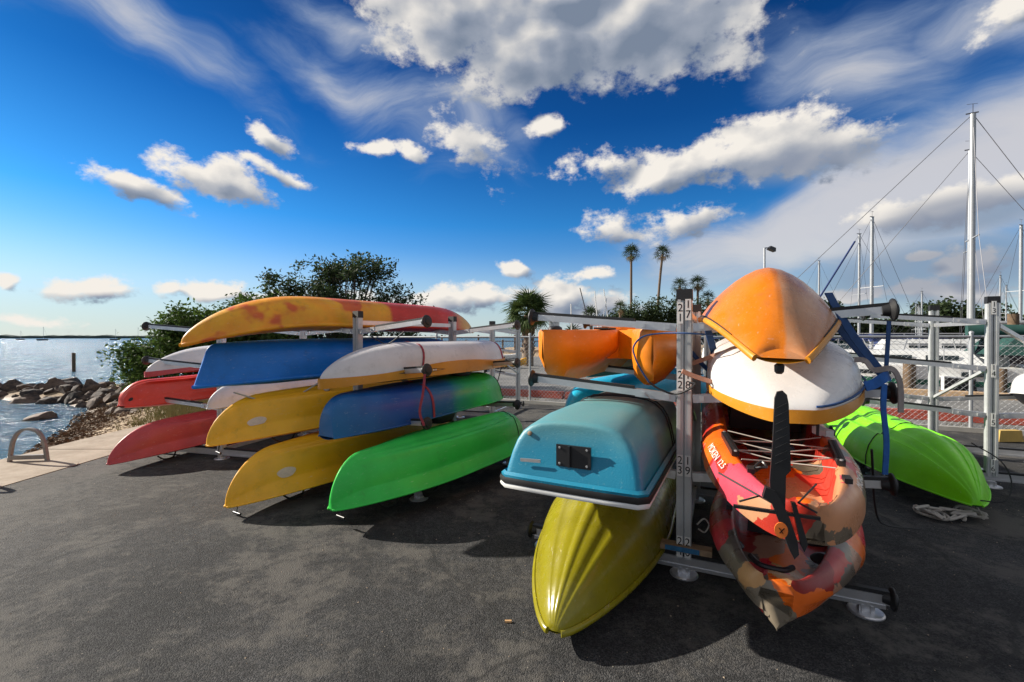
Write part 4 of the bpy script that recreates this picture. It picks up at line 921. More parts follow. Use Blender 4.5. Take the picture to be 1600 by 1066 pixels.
br = rplate([(-.05, .93), (-.02, .92), (.0, .89), (.03, .82), (.055, .74), (.06, .69), (.045, .67), (.03, .70), (-.0, .79), (-.03, .87), (-.06, .89)], .03).build('rudder_bracket', M['blackp'], kR3, world=True)
rplate([(.035, .88), (.05, .88), (.09, .73), (.078, .70), (.068, .72)], .02).build('rudder_arm', M['blackp'], kR3, world=True)
MB().bar(rp(-.16, .84, .0), rp(.13, .83, .0), .014, .012).build('steering_bar', M['blackp'], kR3, world=True)
M['orangepaint'] = mat('orange_print', (.85, .20, .03), .5)
m_ = rn.to_track_quat('Z', 'Y').to_matrix()
lg = MB().lathe(rp(.0, .775, .017), [(.03, 0), (.03, .004), (.0, .0045)], 24, m_ @ Mx.Scale(.75, 3, V((1, 0, 0)))).build('round_badge', M['orangepaint'], kR3, world=True)
MB().bar(rp(-.008, .785, .0225), rp(.006, .765, .0225), .006, .002).build('badge_mark', M['digit'], lg, world=True)
MB().bar(rp(-.006, .765, .0225), rp(.010, .785, .0225), .006, .002).build('badge_mark', M['digit'], lg, world=True)
for (a, z) in ((-.14, .86), (.12, .85)):
    MB().tube([rp(a, z), rp(a * .5, z + .03), rp(a * 1.4, z + .05, -.2)], .004, 6).build('rudder_cable', M['rope'], kR3, world=True)
# lower kayak fittings
for (x, y) in ((.47, -.19), (.42, .22)):
    MB().lathe((x, y, -.03), [(.055, 0), (.058, .01), (.04, .028), (.012, .04), (0, .04)], 18).build('rod_cap', M['blackp'], kR5, smooth=True)
MB().lathe((.85, -.12, -.055), [(.17, 0), (.17, .012), (.15, .024), (.02, .028)], 26).build('hatch', M['blackp'], kR5)
MB().box((.78, .08, .02), (.20, .18, .12), taper=.9).build('electronics_box', M['blackp'], kR5)
MB().tube(smooth_path([V((.22, .12, .03)), V((.15, .07, .03)), V((.15, -.02, .03)), V((.2, -.06, .03))], 5), .013, 8).build('grab_handle', M['blackp'], kR5)
for sd in (1, -1): MB().bar(V((.75, sd * w5(.75) * .70, .05)), V((1.1, sd * w5(1.1) * .70, .05)), .034, .03).build('gear_rail', M['blackp'], kR5)
MB().tube(smooth_path([V((.60, -.24, .02)), V((.72, -.30, .07)), V((.88, -.30, .02))], 6), .004, 6).build('white_cord', M['wrope'], kR5)

# ---------------------------------------------------------------- straps and ropes (each a thing)
def strap(label, pts, w, m, group=None, name='strap', cat='strap', up=(0, -1, .2), th=.003):
    o = MB().sweep(smooth_path(pts, 6), [(-w / 2, -th), (w / 2, -th), (w / 2, th), (-w / 2, th)], up).build(name, m); return tag(o, label, cat, group)
def rope(label, pts, r, m=None, group=None, name='rope', cat='rope'):
    o = MB().tube(smooth_path(pts, 6), r, 6).build(name, m or M['rope'], smooth=True); return tag(o, label, cat, group)
def over(h, t, x, side_q, lift=.006, q0=0.0, n=10, dx=0.0):
    """points across a hull from one gunwale over the keel to the other"""
    m = wm(t); out = []
    for j in range(2 * n + 1):
        f = j / n - 1; q = 1 - abs(f); sd = -1 if f < 0 else 1; xx = x + dx * f
        p = h.pt(xx, q, sd) + (h.nrm(xx, q, sd) if q < .97 else V((0, 0, h.flip))) * lift; out.append(m @ p)
    return out
def strap_on(label, h, t, x, w, m, tail=None, dx=0.0, name='strap', group=None, th=.0025):
    pts = over(h, t, x, 0, dx=dx); 
    if tail: pts = [V(p) for p in tail][::-1] + pts
    n = len(pts); mb = MB(); vs = []; cen = wm(t) @ V((x, 0, -.05)); ax = (wm(t).to_3x3() @ V((1, 0, 0))).normalized(); secs = []
    for i, p in enumerate(pts):
        tt = (pts[min(i + 1, n - 1)] - pts[max(i - 1, 0)]).normalized(); nn = tt.cross(ax).normalized(); s2 = nn.cross(tt).normalized()
        secs.append([p - s2 * w / 2 - nn * th, p + s2 * w / 2 - nn * th, p + s2 * w / 2 + nn * th, p - s2 * w / 2 + nn * th])
    return tag(mb.loft(secs).build(name, m), label, 'strap', group)
strap_on('faded red strap over the near half of the white and orange kayak', hA5, kA5, 1.02, .022, M['redstrap'], dx=.12)
strap_on('faded red strap round the far end of the white and orange kayak', hA5, kA5, 2.55, .03, M['redstrap'])
strap_on('dark red strap over the blue to green kayak', hA6, kA6, .98, .028, M['redstrap'])
strap('loose end of red strap hanging below the arm cap', [(-.79, 4.06, 1.17), (-.80, 4.02, 1.0), (-.82, 3.98, .84), (-.78, 3.97, .72)], .022, M['redstrap'])
def hoop(h, t, x, label, r=.004, dx=0.0, tail=None):
    pts = over(h, t, x, 0, dx=dx, lift=.005)
    o = MB().tube((tail or []) + pts, r, 6).build('rope', M['rope']); return tag(o, label, 'rope')
hoop(hA7, kA7, 2.28, 'thin black cord round the far end of the bright green kayak')
hoop(hA6, kA6, 2.45, 'thin black cord round the green end of the blended kayak')
hD = h_lime = Hull(0, .90, .40, RIB, vn=.6, vf=.1, na=1.15, fa=.9, nr=.8, fr=.5, nrp=1.9, ndrop=.04, fdrop=.0, nw0=.07, fw0=.45, npow=.8, fpow=.8, nh0=.08, fh0=.4); hD.L = (V((4.78, 6.6, .24)) - V((3.72, 3.57, .20))).length
hoop(hD, kD4, 1.15, 'black cord slung over the lime green kayak', r=.005, dx=-.25)
def hang(label, a, b, sag, r=.006, m=None, mid=None):
    a, b = V(a), V(b); c = (a + b) / 2 - V((0, 0, sag)); pts = [a, (a * .7 + b * .3) - V((0, 0, sag * .72)), c, (a * .3 + b * .7) - V((0, 0, sag * .72)), b]
    return rope(label, pts, r, m)
hang('black bungee drooping below the top arm of the rack left of centre', (-1.45, 4.6, 1.52), (-1.02, 4.25, 1.56), .10)
hang('pale rope drooping from the blue canoe end over the yellow kayak', (-2.55, 4.1, 1.0), (-1.95, 4.6, 1.06), .16, .008, M['wrope'])
rope('knotted grey rope hanging under the blue canoe', [(-1.92, 4.66, 1.08), (-1.95, 4.62, 1.0), (-1.90, 4.60, .96), (-1.87, 4.62, 1.02), (-1.90, 4.64, 1.0), (-1.89, 4.6, .88)], .012, M['wrope'])
rope('dark blue cord looping over the right bow of the orange twin-hull boat', [at(1120, 524, 2.7), at(1075, 521, 2.72), at(1035, 521, 2.85), at(1005, 526, 2.88), at(990, 542, 2.86), at(993, 560, 2.85), at(1003, 580, 2.85), at(1014, 597, 2.86)], .006, M['bluestrap'])
rope('black cord curling below the second arm beside the numbered post', [at(1014, 597, 2.86), at(1030, 608, 2.9), at(1055, 616, 2.8), at(1078, 608, 2.72), at(1086, 600, 2.72), at(1078, 598, 2.74)], .007)
rope('thin pale cord hanging above the teal dinghy', [at(1010, 617, 2.9), at(1018, 624, 2.9), at(1030, 626, 2.9), at(1046, 620, 2.88)], .003, M['wrope'])
strap('dark blue strap running from the top right arm down to the second arm cap', [at(1294, 458, 2.55), at(1306, 480, 2.5), at(1330, 520, 2.45), at(1360, 560, 2.4), at(1386, 592, 2.34)], .045, M['bluestrap'])
strap('second dark blue strap crossing beside the first behind the orange boat', [at(1300, 500, 2.6), at(1325, 530, 2.55), at(1352, 560, 2.5), at(1380, 588, 2.42)], .04, M['bluestrap'])
strap('dark strap dropping straight from the top right arm cap', [at(1389, 502, 2.36), at(1387, 540, 2.35), at(1384, 592, 2.34)], .02, M['bluestrap'])
strap('blue strap wrapped from the white boat to the second arm cap', [at(1352, 604, 2.3), at(1366, 600, 2.3), at(1382, 590, 2.3), at(1390, 588, 2.32)], .05, M['bluestrap2'])
strap('bright blue strap end hanging in front of the lime green kayak', [at(1382, 600, 2.3), at(1381, 640, 2.29), at(1386, 690, 2.28), at(1384, 742, 2.28)], .028, M['bluestrap2'])
strap('grey strap bowing over the second arm cap with its end hanging', [at(1335, 562, 2.4), at(1352, 564, 2.38), at(1366, 578, 2.34), at(1392, 576, 2.3), at(1404, 590, 2.3), at(1408, 612, 2.3), at(1408, 645, 2.3)], .028, M['greystrap'])
strap('dark blue strap slanting beside the numbered post behind the white boat', [at(1102, 500, 3.0), at(1110, 530, 3.0), at(1120, 565, 3.0), at(1130, 600, 2.95)], .045, M['bluestrap'])
strap('narrow dark blue strap crossing low beside the numbered post', [at(1080, 550, 3.1), at(1100, 572, 3.1), at(1128, 596, 3.05), at(1145, 604, 3.0)], .03, M['bluestrap'])
strap('faded pink strap stretched from the numbered post to the white boat', [at(1082, 568, 2.95), at(1110, 558, 2.85), at(1140, 548, 2.75), at(1168, 538, 2.68)], .028, M['pinkstrap'])
strap('faded pink strap sloping down from the numbered post', [at(1066, 580, 2.72), at(1085, 588, 2.72), at(1115, 598, 2.7), at(1135, 606, 2.68)], .028, M['pinkstrap'])
rope('black cord with loop hanging from the stern of the lime green kayak', [(3.74, 3.57, .2), (3.86, 3.5, .22), (3.98, 3.56, .34), (3.96, 3.62, .5), (3.85, 3.75, .62)], .005)
rope('long dark cord lying from the camouflage kayaks to the lime kayak', [(1.93, 2.4, .9), (2.2, 2.7, .45), (2.6, 3.1, .2), (3.0, 3.35, .07), (3.15, 3.45, .02)], .006)
hang('black bungee hanging at the far end of the white and orange kayak', (-.12, 6.0, 1.2), (-.30, 5.85, .62), .06)
rope('small pale ring rope hanging on the numbered post above the floor beam', [(1.16, 2.8, .33), (1.2, 2.79, .37), (1.23, 2.79, .33), (1.2, 2.78, .29), (1.16, 2.78, .31)], .005, M['wrope'])
rope('black strap and hook hanging between the white boat and the camouflage kayak', [at(1280, 634, 2.1), at(1279, 655, 2.12), at(1278, 680, 2.13)], .007)
# tangle of rope and cloth under the lime kayak
mb = MB(); r_ = random.Random(5); pts = []
for k in range(46):
    f = k / 46; c = V((3.42 + .42 * f - .3 * 0, 3.72 - .05 * f, .02)) ; pts.append(c + V((r_.uniform(-.09, .09), r_.uniform(-.1, .1), r_.uniform(.0, .07))))
o = mb.tube(smooth_path(pts, 4), .011, 6).build('rope', M['wrope'], smooth=True); tag(o, 'tangled heap of pale rope on the asphalt under the lime kayak', 'rope')

# ---------------------------------------------------------------- chain-link fence
def fence():
    t = thing('chain_link_fence', 'long galvanised chain-link fence running behind all the racks', 'fence', FA)
    L = 20.2; H = 1.52
    d = FD
    def fp(s, z, o=0): return FA + d * s + V((0, 0, z)) + FN * o
    n = 8
    for i in range(n + 1):
        s = L * i / n; MB().tube([fp(s, 0), fp(s, H + .05)], .026, 10).build('post', M['galv'], t, world=True)
        MB().lathe(fp(s, H + .05), [(.034, 0), (.03, .025), (.012, .04)], 12).build('post_cap', M['galv'], t, world=True)
    MB().tube([fp(0, H), fp(L, H)], .021, 8).build('top_rail', M['galv'], t, world=True)
    mb = MB(); p = .068; z0, z1 = .06, H - .01; hgt = z1 - z0
    k = 0; s = -hgt
    while s < L:
        for sg in (1, -1):
            a, b = (s, z0), (s + hgt, z1)
            if sg < 0: a, b = (s, z1), (s + hgt, z0)
            # clip to the fence length
            def cl(pt, q):
                (sa, za), (sb, zb) = pt, q
                if sa < 0: f = (0 - sa) / (sb - sa); return (0, za + (zb - za) * f)
                if sa > L: f = (L - sb) / (sa - sb); return (L, zb + (za - zb) * f)
                return pt
            a2, b2 = cl(a, b), cl(b, a)
            if abs(b2[0] - a2[0]) > .02: mb.tube([fp(a2[0], a2[1], .002 * sg), fp(b2[0], b2[1], (.002 * sg))], .0023, 3, cap=False)
        s += p * 1.25
    tag(mb.build('wire_mesh', M['galv'], t, world=True), kind='stuff')
fence()

# ---------------------------------------------------------------- beach: rocks, wrack, grass, frames
def rock_fn(t, oc, p):
    n = N(t, 'ShaderNodeTexNoise', {'Vector': oc, 'Scale': 2.5, 'Detail': 9.0, 'Roughness': .75}).outputs[0]
    r = N(t, 'ShaderNodeObjectInfo').outputs['Random']
    c = MIX(t, MR(t, MA(t, 'ADD', n, MA(t, 'MULTIPLY', r, .25)), .40, .80), (.014, .012, .012), (.16, .11, .08))
    return c
M['rock'] = mat('shore_rock', fn=rock_fn, rough=.85, bump=.6, bscale=9)
def rock_mesh(seed):
    r = random.Random(seed); import bmesh
    bm = bmesh.new(); bmesh.ops.create_icosphere(bm, subdivisions=3, radius=1)
    o = V((seed * 3.1, seed * 1.7, 0)); cuts = [V((r.uniform(-1, 1), r.uniform(-1, 1), r.uniform(-.3, 1))).normalized() for _ in range(11)]
    for v in bm.verts:
        p = v.co.copy()
        for c in cuts:
            k = p.dot(c) - .58
            if k > 0: p -= c * k * .97
        p *= 1 + .16 * mnoise.fractal(p * 1.6 + o, 1, 2, 4); v.co = p
    me = bpy.data.meshes.new('rock'); bm.to_mesh(me); bm.free(); me.materials.append(M['rock']); me.polygons.foreach_set('use_smooth', [True] * len(me.polygons)); me.set_sharp_from_angle(angle=R(18)); return me
RM = [rock_mesh(k) for k in range(9)]
rr = random.Random(11)
rocks = []
def put_rock(x, y, s, flat=.6, z=None, label=None):
    o = bpy.data.objects.new('rock', RM[rr.randrange(9)]); col.objects.link(o); zz = float(land_h(np.array(x), np.array(y))) if z is None else z
    zz = max(zz, WZ - .25)
    o.location = (x, y, zz + s * flat * .35); o.scale = (s, s * rr.uniform(.6, .95), s * flat * rr.uniform(.8, 1.1)); o.rotation_euler = (rr.uniform(-.3, .3), rr.uniform(-.3, .3), rr.uniform(0, 6.3))
    tag(o, label or 'dark weathered boulder in the stone bank between bay and beach', 'rock', 'boulders of the shore bank'); rocks.append(o); return o
JP = [(-9.6, 11.6), (-10.8, 12.8), (-12.6, 13.9), (-15.2, 14.9), (-18, 15.6), (-22, 16)]
for i in range(215):
    k = rr.uniform(0, len(JP) - 1.001); a = V(JP[int(k)]); b = V(JP[int(k) + 1]); p = a + (b - a) * (k - int(k))
    sp = .35 + .55 * min(k / 2, 1); s = rr.choice([.10, .12, .15, .18, .22, .30]) * (1.0 + .10 * k)
    put_rock(p.x + rr.gauss(0, sp * .6), p.y + rr.gauss(0, sp * .55), s, rr.uniform(.5, .8))
put_rock(-13.9, 11.7, .42, .45, WZ - .03, 'low flat rock alone in the small bay, near the left edge')
put_rock(-11.5, 10.9, .5, .35, WZ - .05, 'long low rock alone in the small bay, closer to the beach')
put_rock(-17.4, 17.6, .9, .5, WZ - .05, 'broad dark rock rising at the outer end of the stone bank')
put_rock(-9.9, 16.5, .35, .4, WZ - .03, 'small dark rock awash beyond the stone bank'); 
for o in rocks[-4:]: o['group'] = ''; del o['group']
for i in range(12): put_rock(-8.9 + rr.gauss(0, .6), 10.9 + rr.gauss(0, .6), rr.uniform(.15, .3), .6)
# pebbles, wrack and dry leaves along the waterline
def scatter(name, label, n, m, gen, size, cat, flat=.25):
    vs, fs = [], []
    r = random.Random(n)
    for i in range(n):
        x, y = gen(r); z = float(land_h(np.array(x), np.array(y)));
        if z < WZ - .06: continue
        s = size * r.uniform(.4, 1.5); a = r.uniform(0, 6.28); b = len(vs); ca, sa = math.cos(a), math.sin(a); zz = z + .015 + .05 * r.random()
        vs += [(x + ca * s, y + sa * s, zz), (x - sa * s * .5, y + ca * s * .5, zz - s * flat * r.random()), (x - ca * s, y - sa * s, zz + s * flat * (r.random() - .5)), (x, y, zz + s * flat * 2 * r.random())]
        fs += [(b, b + 1, b + 3), (b + 1, b + 2, b + 3), (b + 2, b, b + 3)]
    o = MB().add(vs, fs).build(name, m); tag(o, label, cat, kind='stuff'); return o
SH = [(-7.0, 5.4), (-7.6, 6.8), (-8.8, 8.6), (-9.7, 10.2), (-11, 11.6)]
def g_sh(r, w=.55):
    k = r.uniform(0, len(SH) - 1.001); a = V(SH[int(k)]); b = V(SH[int(k) + 1]); p = a + (b - a) * (k - int(k)); return p.x + r.gauss(.25, w), p.y + r.gauss(0, .3)
M['wrack'] = mat('brown_seaweed_wrack', (.12, .065, .03), .9, var=.6, vscale=3)
M['shell'] = mat('pebbles_and_shell', (.36, .28, .20), .9, var=.5, vscale=3)
scatter('seaweed_wrack', 'brown seaweed wrack and bits of driftwood along the waterline', 3200, M['wrack'], lambda r: g_sh(r, .32), .045, 'seaweed', .4)
scatter('pebbles', 'scattered pebbles and broken shell over the little beach', 3500, M['shell'], lambda r: g_sh(r, 1.1), .03, 'pebbles')
scatter('leaf_litter', 'dry leaf litter and twigs on the sand behind the red kayaks', 2200, M['wrack'], lambda r: (r.uniform(-9, -5.4), r.uniform(6.4, 12.5)), .035, 'leaf litter')
def blades(name, label, n, gen, h, m, cat='grass'):
    r = random.Random(n + 3); vs, fs = [], []
    for i in range(n):
        x, y = gen(r); z = float(land_h(np.array(x), np.array(y)))
        if z < WZ: continue
        for k in range(5):
            a = r.uniform(0, 6.28); hh = h * r.uniform(.5, 1.3); ln = r.uniform(.1, .6) * hh; b = len(vs); w = .006
            vs += [(x - w, y, z), (x + w, y, z), (x + math.cos(a) * ln, y + math.sin(a) * ln, z + hh)]; fs.append((b, b + 1, b + 2))
    return tag(MB().add(vs, fs).build(name, m), label, cat, kind='stuff')
M['drygrass'] = leafmat('dry_shore_grass', (.10, .11, .03), (.26, .20, .09), 2.0)
def g_gr(r):
    cx, cy = r.choice([(-6.9, 9.6), (-6.2, 10.4), (-7.6, 10.3), (-6.5, 8.6), (-8.1, 11.2), (-5.8, 9.2)]); return cx + r.gauss(0, .35), cy + r.gauss(0, .35)
blades('shore_grass', 'patchy dry grass and low weeds on the sand in front of the bush', 1500, g_gr, .16, M['drygrass'])
def g_f(r):
    s = r.uniform(0, 20); p = FA + FD * s + FN * r.uniform(.25, .6); return p.x, p.y
blades('fence_weeds', 'thin weeds growing along the foot of the fence', 260, g_f, .10, M['drygrass'])

def arch(name, x, y, rz, label):
    t = thing(name, label, 'bike rack', Mx.Translation((x, y, .006)) @ Mx.Rotation(rz, 4, 'Z'))
    pts = [V((-.20, 0, 0)), V((-.185, 0, .12)), V((-.16, 0, .25)), V((-.11, 0, .345)), V((-.04, 0, .385)), V((.04, 0, .385)), V((.11, 0, .345)), V((.16, 0, .25)), V((.185, 0, .12)), V((.20, 0, 0))]
    MB().sweep(smooth_path(pts, 4), [(-.020, -.014), (.020, -.014), (.020, .014), (-.020, .014)], up=(0, 0, 1)).build('arched_bar', M['galv2'], t)
    MB().box((0, 0, .05), (.36, .05, .05)).build('cross_bar', M['galv2'], t)
    return t
M['galv2'] = mat('brownish_painted_steel', (.26, .23, .20), .55, .2, var=.3, vscale=14)
ar1 = arch('docking_hoop', -5.86, 5.42, R(8), 'low brownish metal hoop with cross bar standing on the concrete edging')
ar2 = arch('docking_hoop', -5.62, 4.55, R(8), 'second metal hoop just entering at the left edge on the concrete edging')
mp_ = at(115, 570, 26); MB_ = MB().tube([V((mp_.x, mp_.y, -1.2)), V((mp_.x, mp_.y, .62))], .09, 10).build('marker_post', M['pile'], smooth=True); tag(MB_, 'short dark post standing alone in the bay', 'post')
# low drifting seam in the asphalt and litter
tag(MB().box((-.02, 2.35, .006), (.035, .012, .01)).build('cigarette_end', M['tanpaint']), 'tiny tan cigarette end on the dark asphalt below the dinghy', 'litter')
fb = MB().box((0, 0, .09), (.36, .10, .16), taper=.85).build('foam_block', M['yfoam'] if 'yfoam' in M else mat('tan_foam', (.55, .36, .10), .9, var=.2)); fb.location = (7.15, 6.45, 0); tag(fb, 'tan foam block on the ground against the fence at the right edge', 'foam block')

# ---------------------------------------------------------------- foliage
def leaf_cloud(name, centers, rad, per, size, m, parent, seed, aspect=.45):
    g = np.random.default_rng(seed); C = np.repeat(np.asarray(centers), per, 0); n = len(C)
    off_ = g.normal(0, 1, (n, 3)) * rad * .55; P = C + off_
    A = g.normal(0, 1, (n, 3)); A[:, 2] = A[:, 2] * .6 + .25; A /= np.linalg.norm(A, axis=1)[:, None]
    B = np.cross(A, g.normal(0, 1, (n, 3))); B /= np.linalg.norm(B, axis=1)[:, None]; s = size * g.uniform(.6, 1.3, (n, 1))
    mid = P + A * s * .5; vs = np.stack([P, mid + B * s * aspect * .5, P + A * s, mid - B * s * aspect * .5], 1).reshape(-1, 3)
    f = np.arange(n * 4).reshape(-1, 4)
    return fastmesh(name, vs, f, m, parent)
def crown_points(ells, n, seed, thr=-.07):
    g = random.Random(seed); out = []
    tot = sum(e[3] * e[4] * e[5] for e in ells)
    for (x, y, z, a, b, c) in ells:
        k = int(n * a * b * c / tot) + 4
        for i in range(k):
            while True:
                p = V((g.uniform(-1, 1), g.uniform(-1, 1), g.uniform(-1, 1)))
                if .35 < p.length < 1 + .12 * g.random(): break
            q = V((x + p.x * a, y + p.y * b, z + p.z * c))
            if mnoise.noise(q * 1.5 + V((seed, 0, 0))) > thr: out.append(q)
    return out
def tree(name, label, base, ells, nclump, per, rad, leaf, m, seed, cat='tree', tr=.09, nb=40, group=None, bark=None):
    base = V(base); t = thing(name, label, cat, base, group); pts = crown_points(ells, nclump, seed, -.3 if 'bush' in name else -.05); g = random.Random(seed)
    loc = [tuple(p - base) for p in pts]; leaf_cloud('crown', loc, rad, per, leaf, m, t, seed)
    mb = MB(); sub = g.sample(pts, min(nb, len(pts)))
    for p in sub:
        q = p - base; f1 = V((q.x * .2 + g.uniform(-.1, .1), q.y * .2, q.z * .25)); f2 = V((q.x * .6 + g.uniform(-.15, .15), q.y * .6, q.z * .62 + g.uniform(-.1, .15)))
        r = tr * g.uniform(.25, .5); mb.tube(smooth_path([V((0, 0, 0)), f1, f2, q], 3), r, 5, r1=r * .18)
        for k in range(2):
            e = q + V((g.uniform(-.3, .3), g.uniform(-.3, .3), g.uniform(0, .3))); mb.tube([f2 * .5 + q * .5, e], r * .22, 4, r1=r * .08)
    mb.build('branches', bark or M['trunk'], t, smooth=True)
    MB().tube(smooth_path([V((0, 0, -.3)), V((.04, 0, .15)), V((-.03, 0, .4)), V((0, .02, .75))], 3), tr, 8, r1=tr * .6).build('trunk', bark or M['trunk'], t, smooth=True)
    return t
tree('mangrove_bush', 'dense green mangrove bush at the water edge behind the red kayaks', (-8.6, 12.6, -.1),
     [(-9.3, 12.4, .55, 1.25, .9, .75), (-8.6, 12.6, 1.35, 1.25, 1.0, .8), (-7.8, 12.8, 1.9, 1.1, .8, .7), (-8.9, 12.4, 1.8, .7, .6, .55), (-7.0, 13, 1.0, 1.3, 1, 1.0), (-6.6, 13.3, 2.1, .8, .7, .5), (-10.1, 12.2, .9, .5, .5, .4)], 1150, 46, .24, .12, M['leaf'], 3)
tree('mangrove_tree', 'dark spreading mangrove tree behind the long orange kayak', (-5.3, 14.2, -.1),
     [(-5.1, 14, 3.0, 1.5, 1.1, .95), (-6.7, 14, 3.0, 1.0, .9, .55), (-7.6, 14, 2.5, .8, .8, .4), (-5.9, 14, 3.5, .9, .8, .45), (-6.6, 14.2, 2.3, 1.1, .9, .7), (-4.0, 14.3, 2.4, 1.25, .9, .65), (-4.8, 14, 1.7, 2.3, 1.0, .75), (-2.9, 14.4, 1.95, .75, .6, .35), (-4.5, 14.1, 3.6, .8, .6, .45), (-6.9, 14, 1.2, 1.0, .9, .9)], 1000, 40, .20, .12, M['leafdark'], 8, nb=150)

def frond_mesh_fan(name, L, seed, m, blades_=20):
    """costapalmate fan leaf: stalk along +x, blades spreading and drooping"""
    r = random.Random(seed); mb = MB(); mb.tube([V((0, 0, 0)), V((L * .25, 0, .05 * L)), V((L * .5, 0, .06 * L))], .018 * L, 4, r1=.008 * L)
    for i in range(blades_):
        a = (i / (blades_ - 1) - .5) * R(210); ln = L * (.62 - .18 * abs(i / (blades_ - 1) - .5)) * r.uniform(.85, 1.1); d = V((math.cos(a), math.sin(a), 0)); s = V((-d.y, d.x, 0)) * L * .026
        b0 = V((L * .48, 0, .06 * L)); b1 = b0 + d * ln * .55 + V((0, 0, .02 * L)); b2 = b0 + d * ln + V((0, 0, -.16 * L * r.uniform(.6, 1.4)))
        mb.add([b0 - s * .4, b0 + s * .4, b1 + s, b1 - s, b2], [(0, 1, 2, 3), (3, 2, 4)])
    me = bpy.data.meshes.new(name); me.from_pydata(mb.v, [], mb.f); me.materials.append(m); return me
FAN = [frond_mesh_fan('frond', 1.0, k, M['frond']) for k in range(4)]
FANF = [frond_mesh_fan('frond', 1.0, k + 9, M['frondfar'], 9) for k in range(3)]
FDRY = [frond_mesh_fan('dry_frond', 1.0, 30 + k, M['dry'], 9) for k in range(2)]
def palm(name, label, x, y, z0, h, fr, nf, tr, joined=False, group=None, dry=8, seed=1, skirt=0.0, bend=0.0, trunk_r1=None):
    t = thing(name, label, 'palm tree', (x, y, z0), group); r = random.Random(seed)
    pts = [V((bend * (k / 8) ** 2, 0, h * k / 8)) for k in range(9)]; top = pts[-1]
    MB().tube(smooth_path([V((0, 0, -.3))] + pts, 2), tr, 10, r1=trunk_r1 or tr * .8).build('trunk', M['bark'], t, smooth=True)
    if not joined:
        mb = MB()
        for k in range(46):   # old leaf bases crossing on the trunk
            a = k * 2.4; z = h * (.25 + .73 * k / 46); mb.box(V((math.cos(a) * tr * 1.05, math.sin(a) * tr * 1.05, z)), (.05, .10, .24), Mx.Rotation(a, 3, 'Z') @ Mx.Rotation(R(24), 3, 'Y') @ Mx.Rotation(R(20 * (-1) ** k), 3, 'X'))
        mb.build('leaf_bases', M['bark'], t)
    def mats(n, meshes, e0, e1, sc0, sc1):
        for i in range(n):
            a = i * 2.39996 + r.uniform(-.2, .2); e = e0 + (e1 - e0) * (i / max(n - 1, 1)) + r.uniform(-.1, .1); s = fr * r.uniform(sc0, sc1)
            yield meshes[i % len(meshes)], Mx.Translation(top) @ Mx.Rotation(a, 4, 'Z') @ Mx.Rotation(-e, 4, 'Y') @ Mx.Rotation(r.uniform(-.5, .5), 4, 'X') @ Mx.Scale(s, 4)
    live = list(mats(nf, FANF if joined else FAN, R(85), R(-38), .85, 1.1)); dead = list(mats(dry, FDRY, R(-50), R(-80), .5, .8))
    if joined:
        for nm, lst, m in (('crown', live, M['frondfar']), ('dead_fronds', dead, M['dry'])):
            mb = MB()
            for me, mm in lst: mb.add([mm @ v.co for v in me.vertices], [tuple(p.vertices) for p in me.polygons])
            if lst: mb.build(nm, m, t)
    else:
        for me, mm in live: new_obj('frond', me, t, mm)
        for me, mm in dead: new_obj('dry_frond', me, t, mm)
    return t
palm('cabbage_palm', 'broad cabbage palm with shaggy trunk standing behind the fence, left of the orange twin-hull boat', .87, 24, -.05, 2.75, 1.45, 44, .30, seed=4, dry=9)
palm('tall_fan_palm', 'left of the two very tall thin fan palms', 18.6, 70, -.1, 14.6, 1.75, 30, .22, joined=True, seed=5, dry=12)
palm('tall_fan_palm', 'right of the two very tall thin fan palms, slightly leaning', 22.6, 70, -.1, 14.6, 1.75, 28, .22, joined=True, seed=6, dry=6, bend=.9)
palm('fan_palm', 'medium fan palm directly left above the black cap of the numbered post', 26.2, 70, -.1, 9.6, 1.7, 26, .22, joined=True, seed=7, dry=10)
palm('fan_palm', 'medium fan palm with dead skirt, left of the orange boat hull', 29.0, 70, -.1, 9.9, 1.7, 26, .22, joined=True, seed=8, dry=14)
palm('fan_palm', 'low fan palm tucked against the left end of the orange boat hull', 30.6, 70, -.1, 7.6, 1.6, 20, .2, joined=True, seed=18, dry=8)
palm('small_palm', 'small palm beside the trunk of the left tall palm', 14.5, 60, -.1, 5.5, 1.3, 22, .18, joined=True, seed=9, dry=5)
palm('small_palm', 'squat round palm behind the leaning white poles', 10.6, 60, -.1, 4.4, 1.7, 34, .25, joined=True, seed=10, dry=8)
palm('small_palm', 'short palm with low fronds right of the white sign box', 5.6, 42, -.1, 1.6, 1.5, 26, .2, joined=True, seed=12, dry=3)
palm('small_palm', 'tiny palm between the squat palm and the shrubs', 12.0, 56, -.1, 2.6, 1.2, 18, .15, joined=True, seed=13, dry=2)
EL = lambda x, y, z, a, b, c: [(x, y, z, a, b, c), (x - a * .5, y, z * .9, a * .6, b * .6, c * .7), (x + a * .6, y, z * .8, a * .6, b * .6, c * .7)]
for (u, v, a, c, lab) in [(1000, 492, 3.0, 2.2, 'broad dark green shrub left of the pair below the tall palms'), (1040, 490, 3.4, 2.6, 'bushy dark tree below the right tall palm'), (1075, 497, 3.0, 2.4, 'low dark tree behind the numbered post'), (1110, 497, 4.0, 2.4, 'dark green tree behind the orange boat hull'), (975, 503, 2.5, 1.5, 'small shrub at the left end of the tree group')]:
    p = at(u, v, 66); tree('shrub_tree', lab, (p.x, 66, -.1), EL(p.x, 66, p.z, a, 1.6, c), 200, 26, .6, .42, M['leafdark'], int(u), tr=.18, nb=12, group='dark trees beyond the fence')
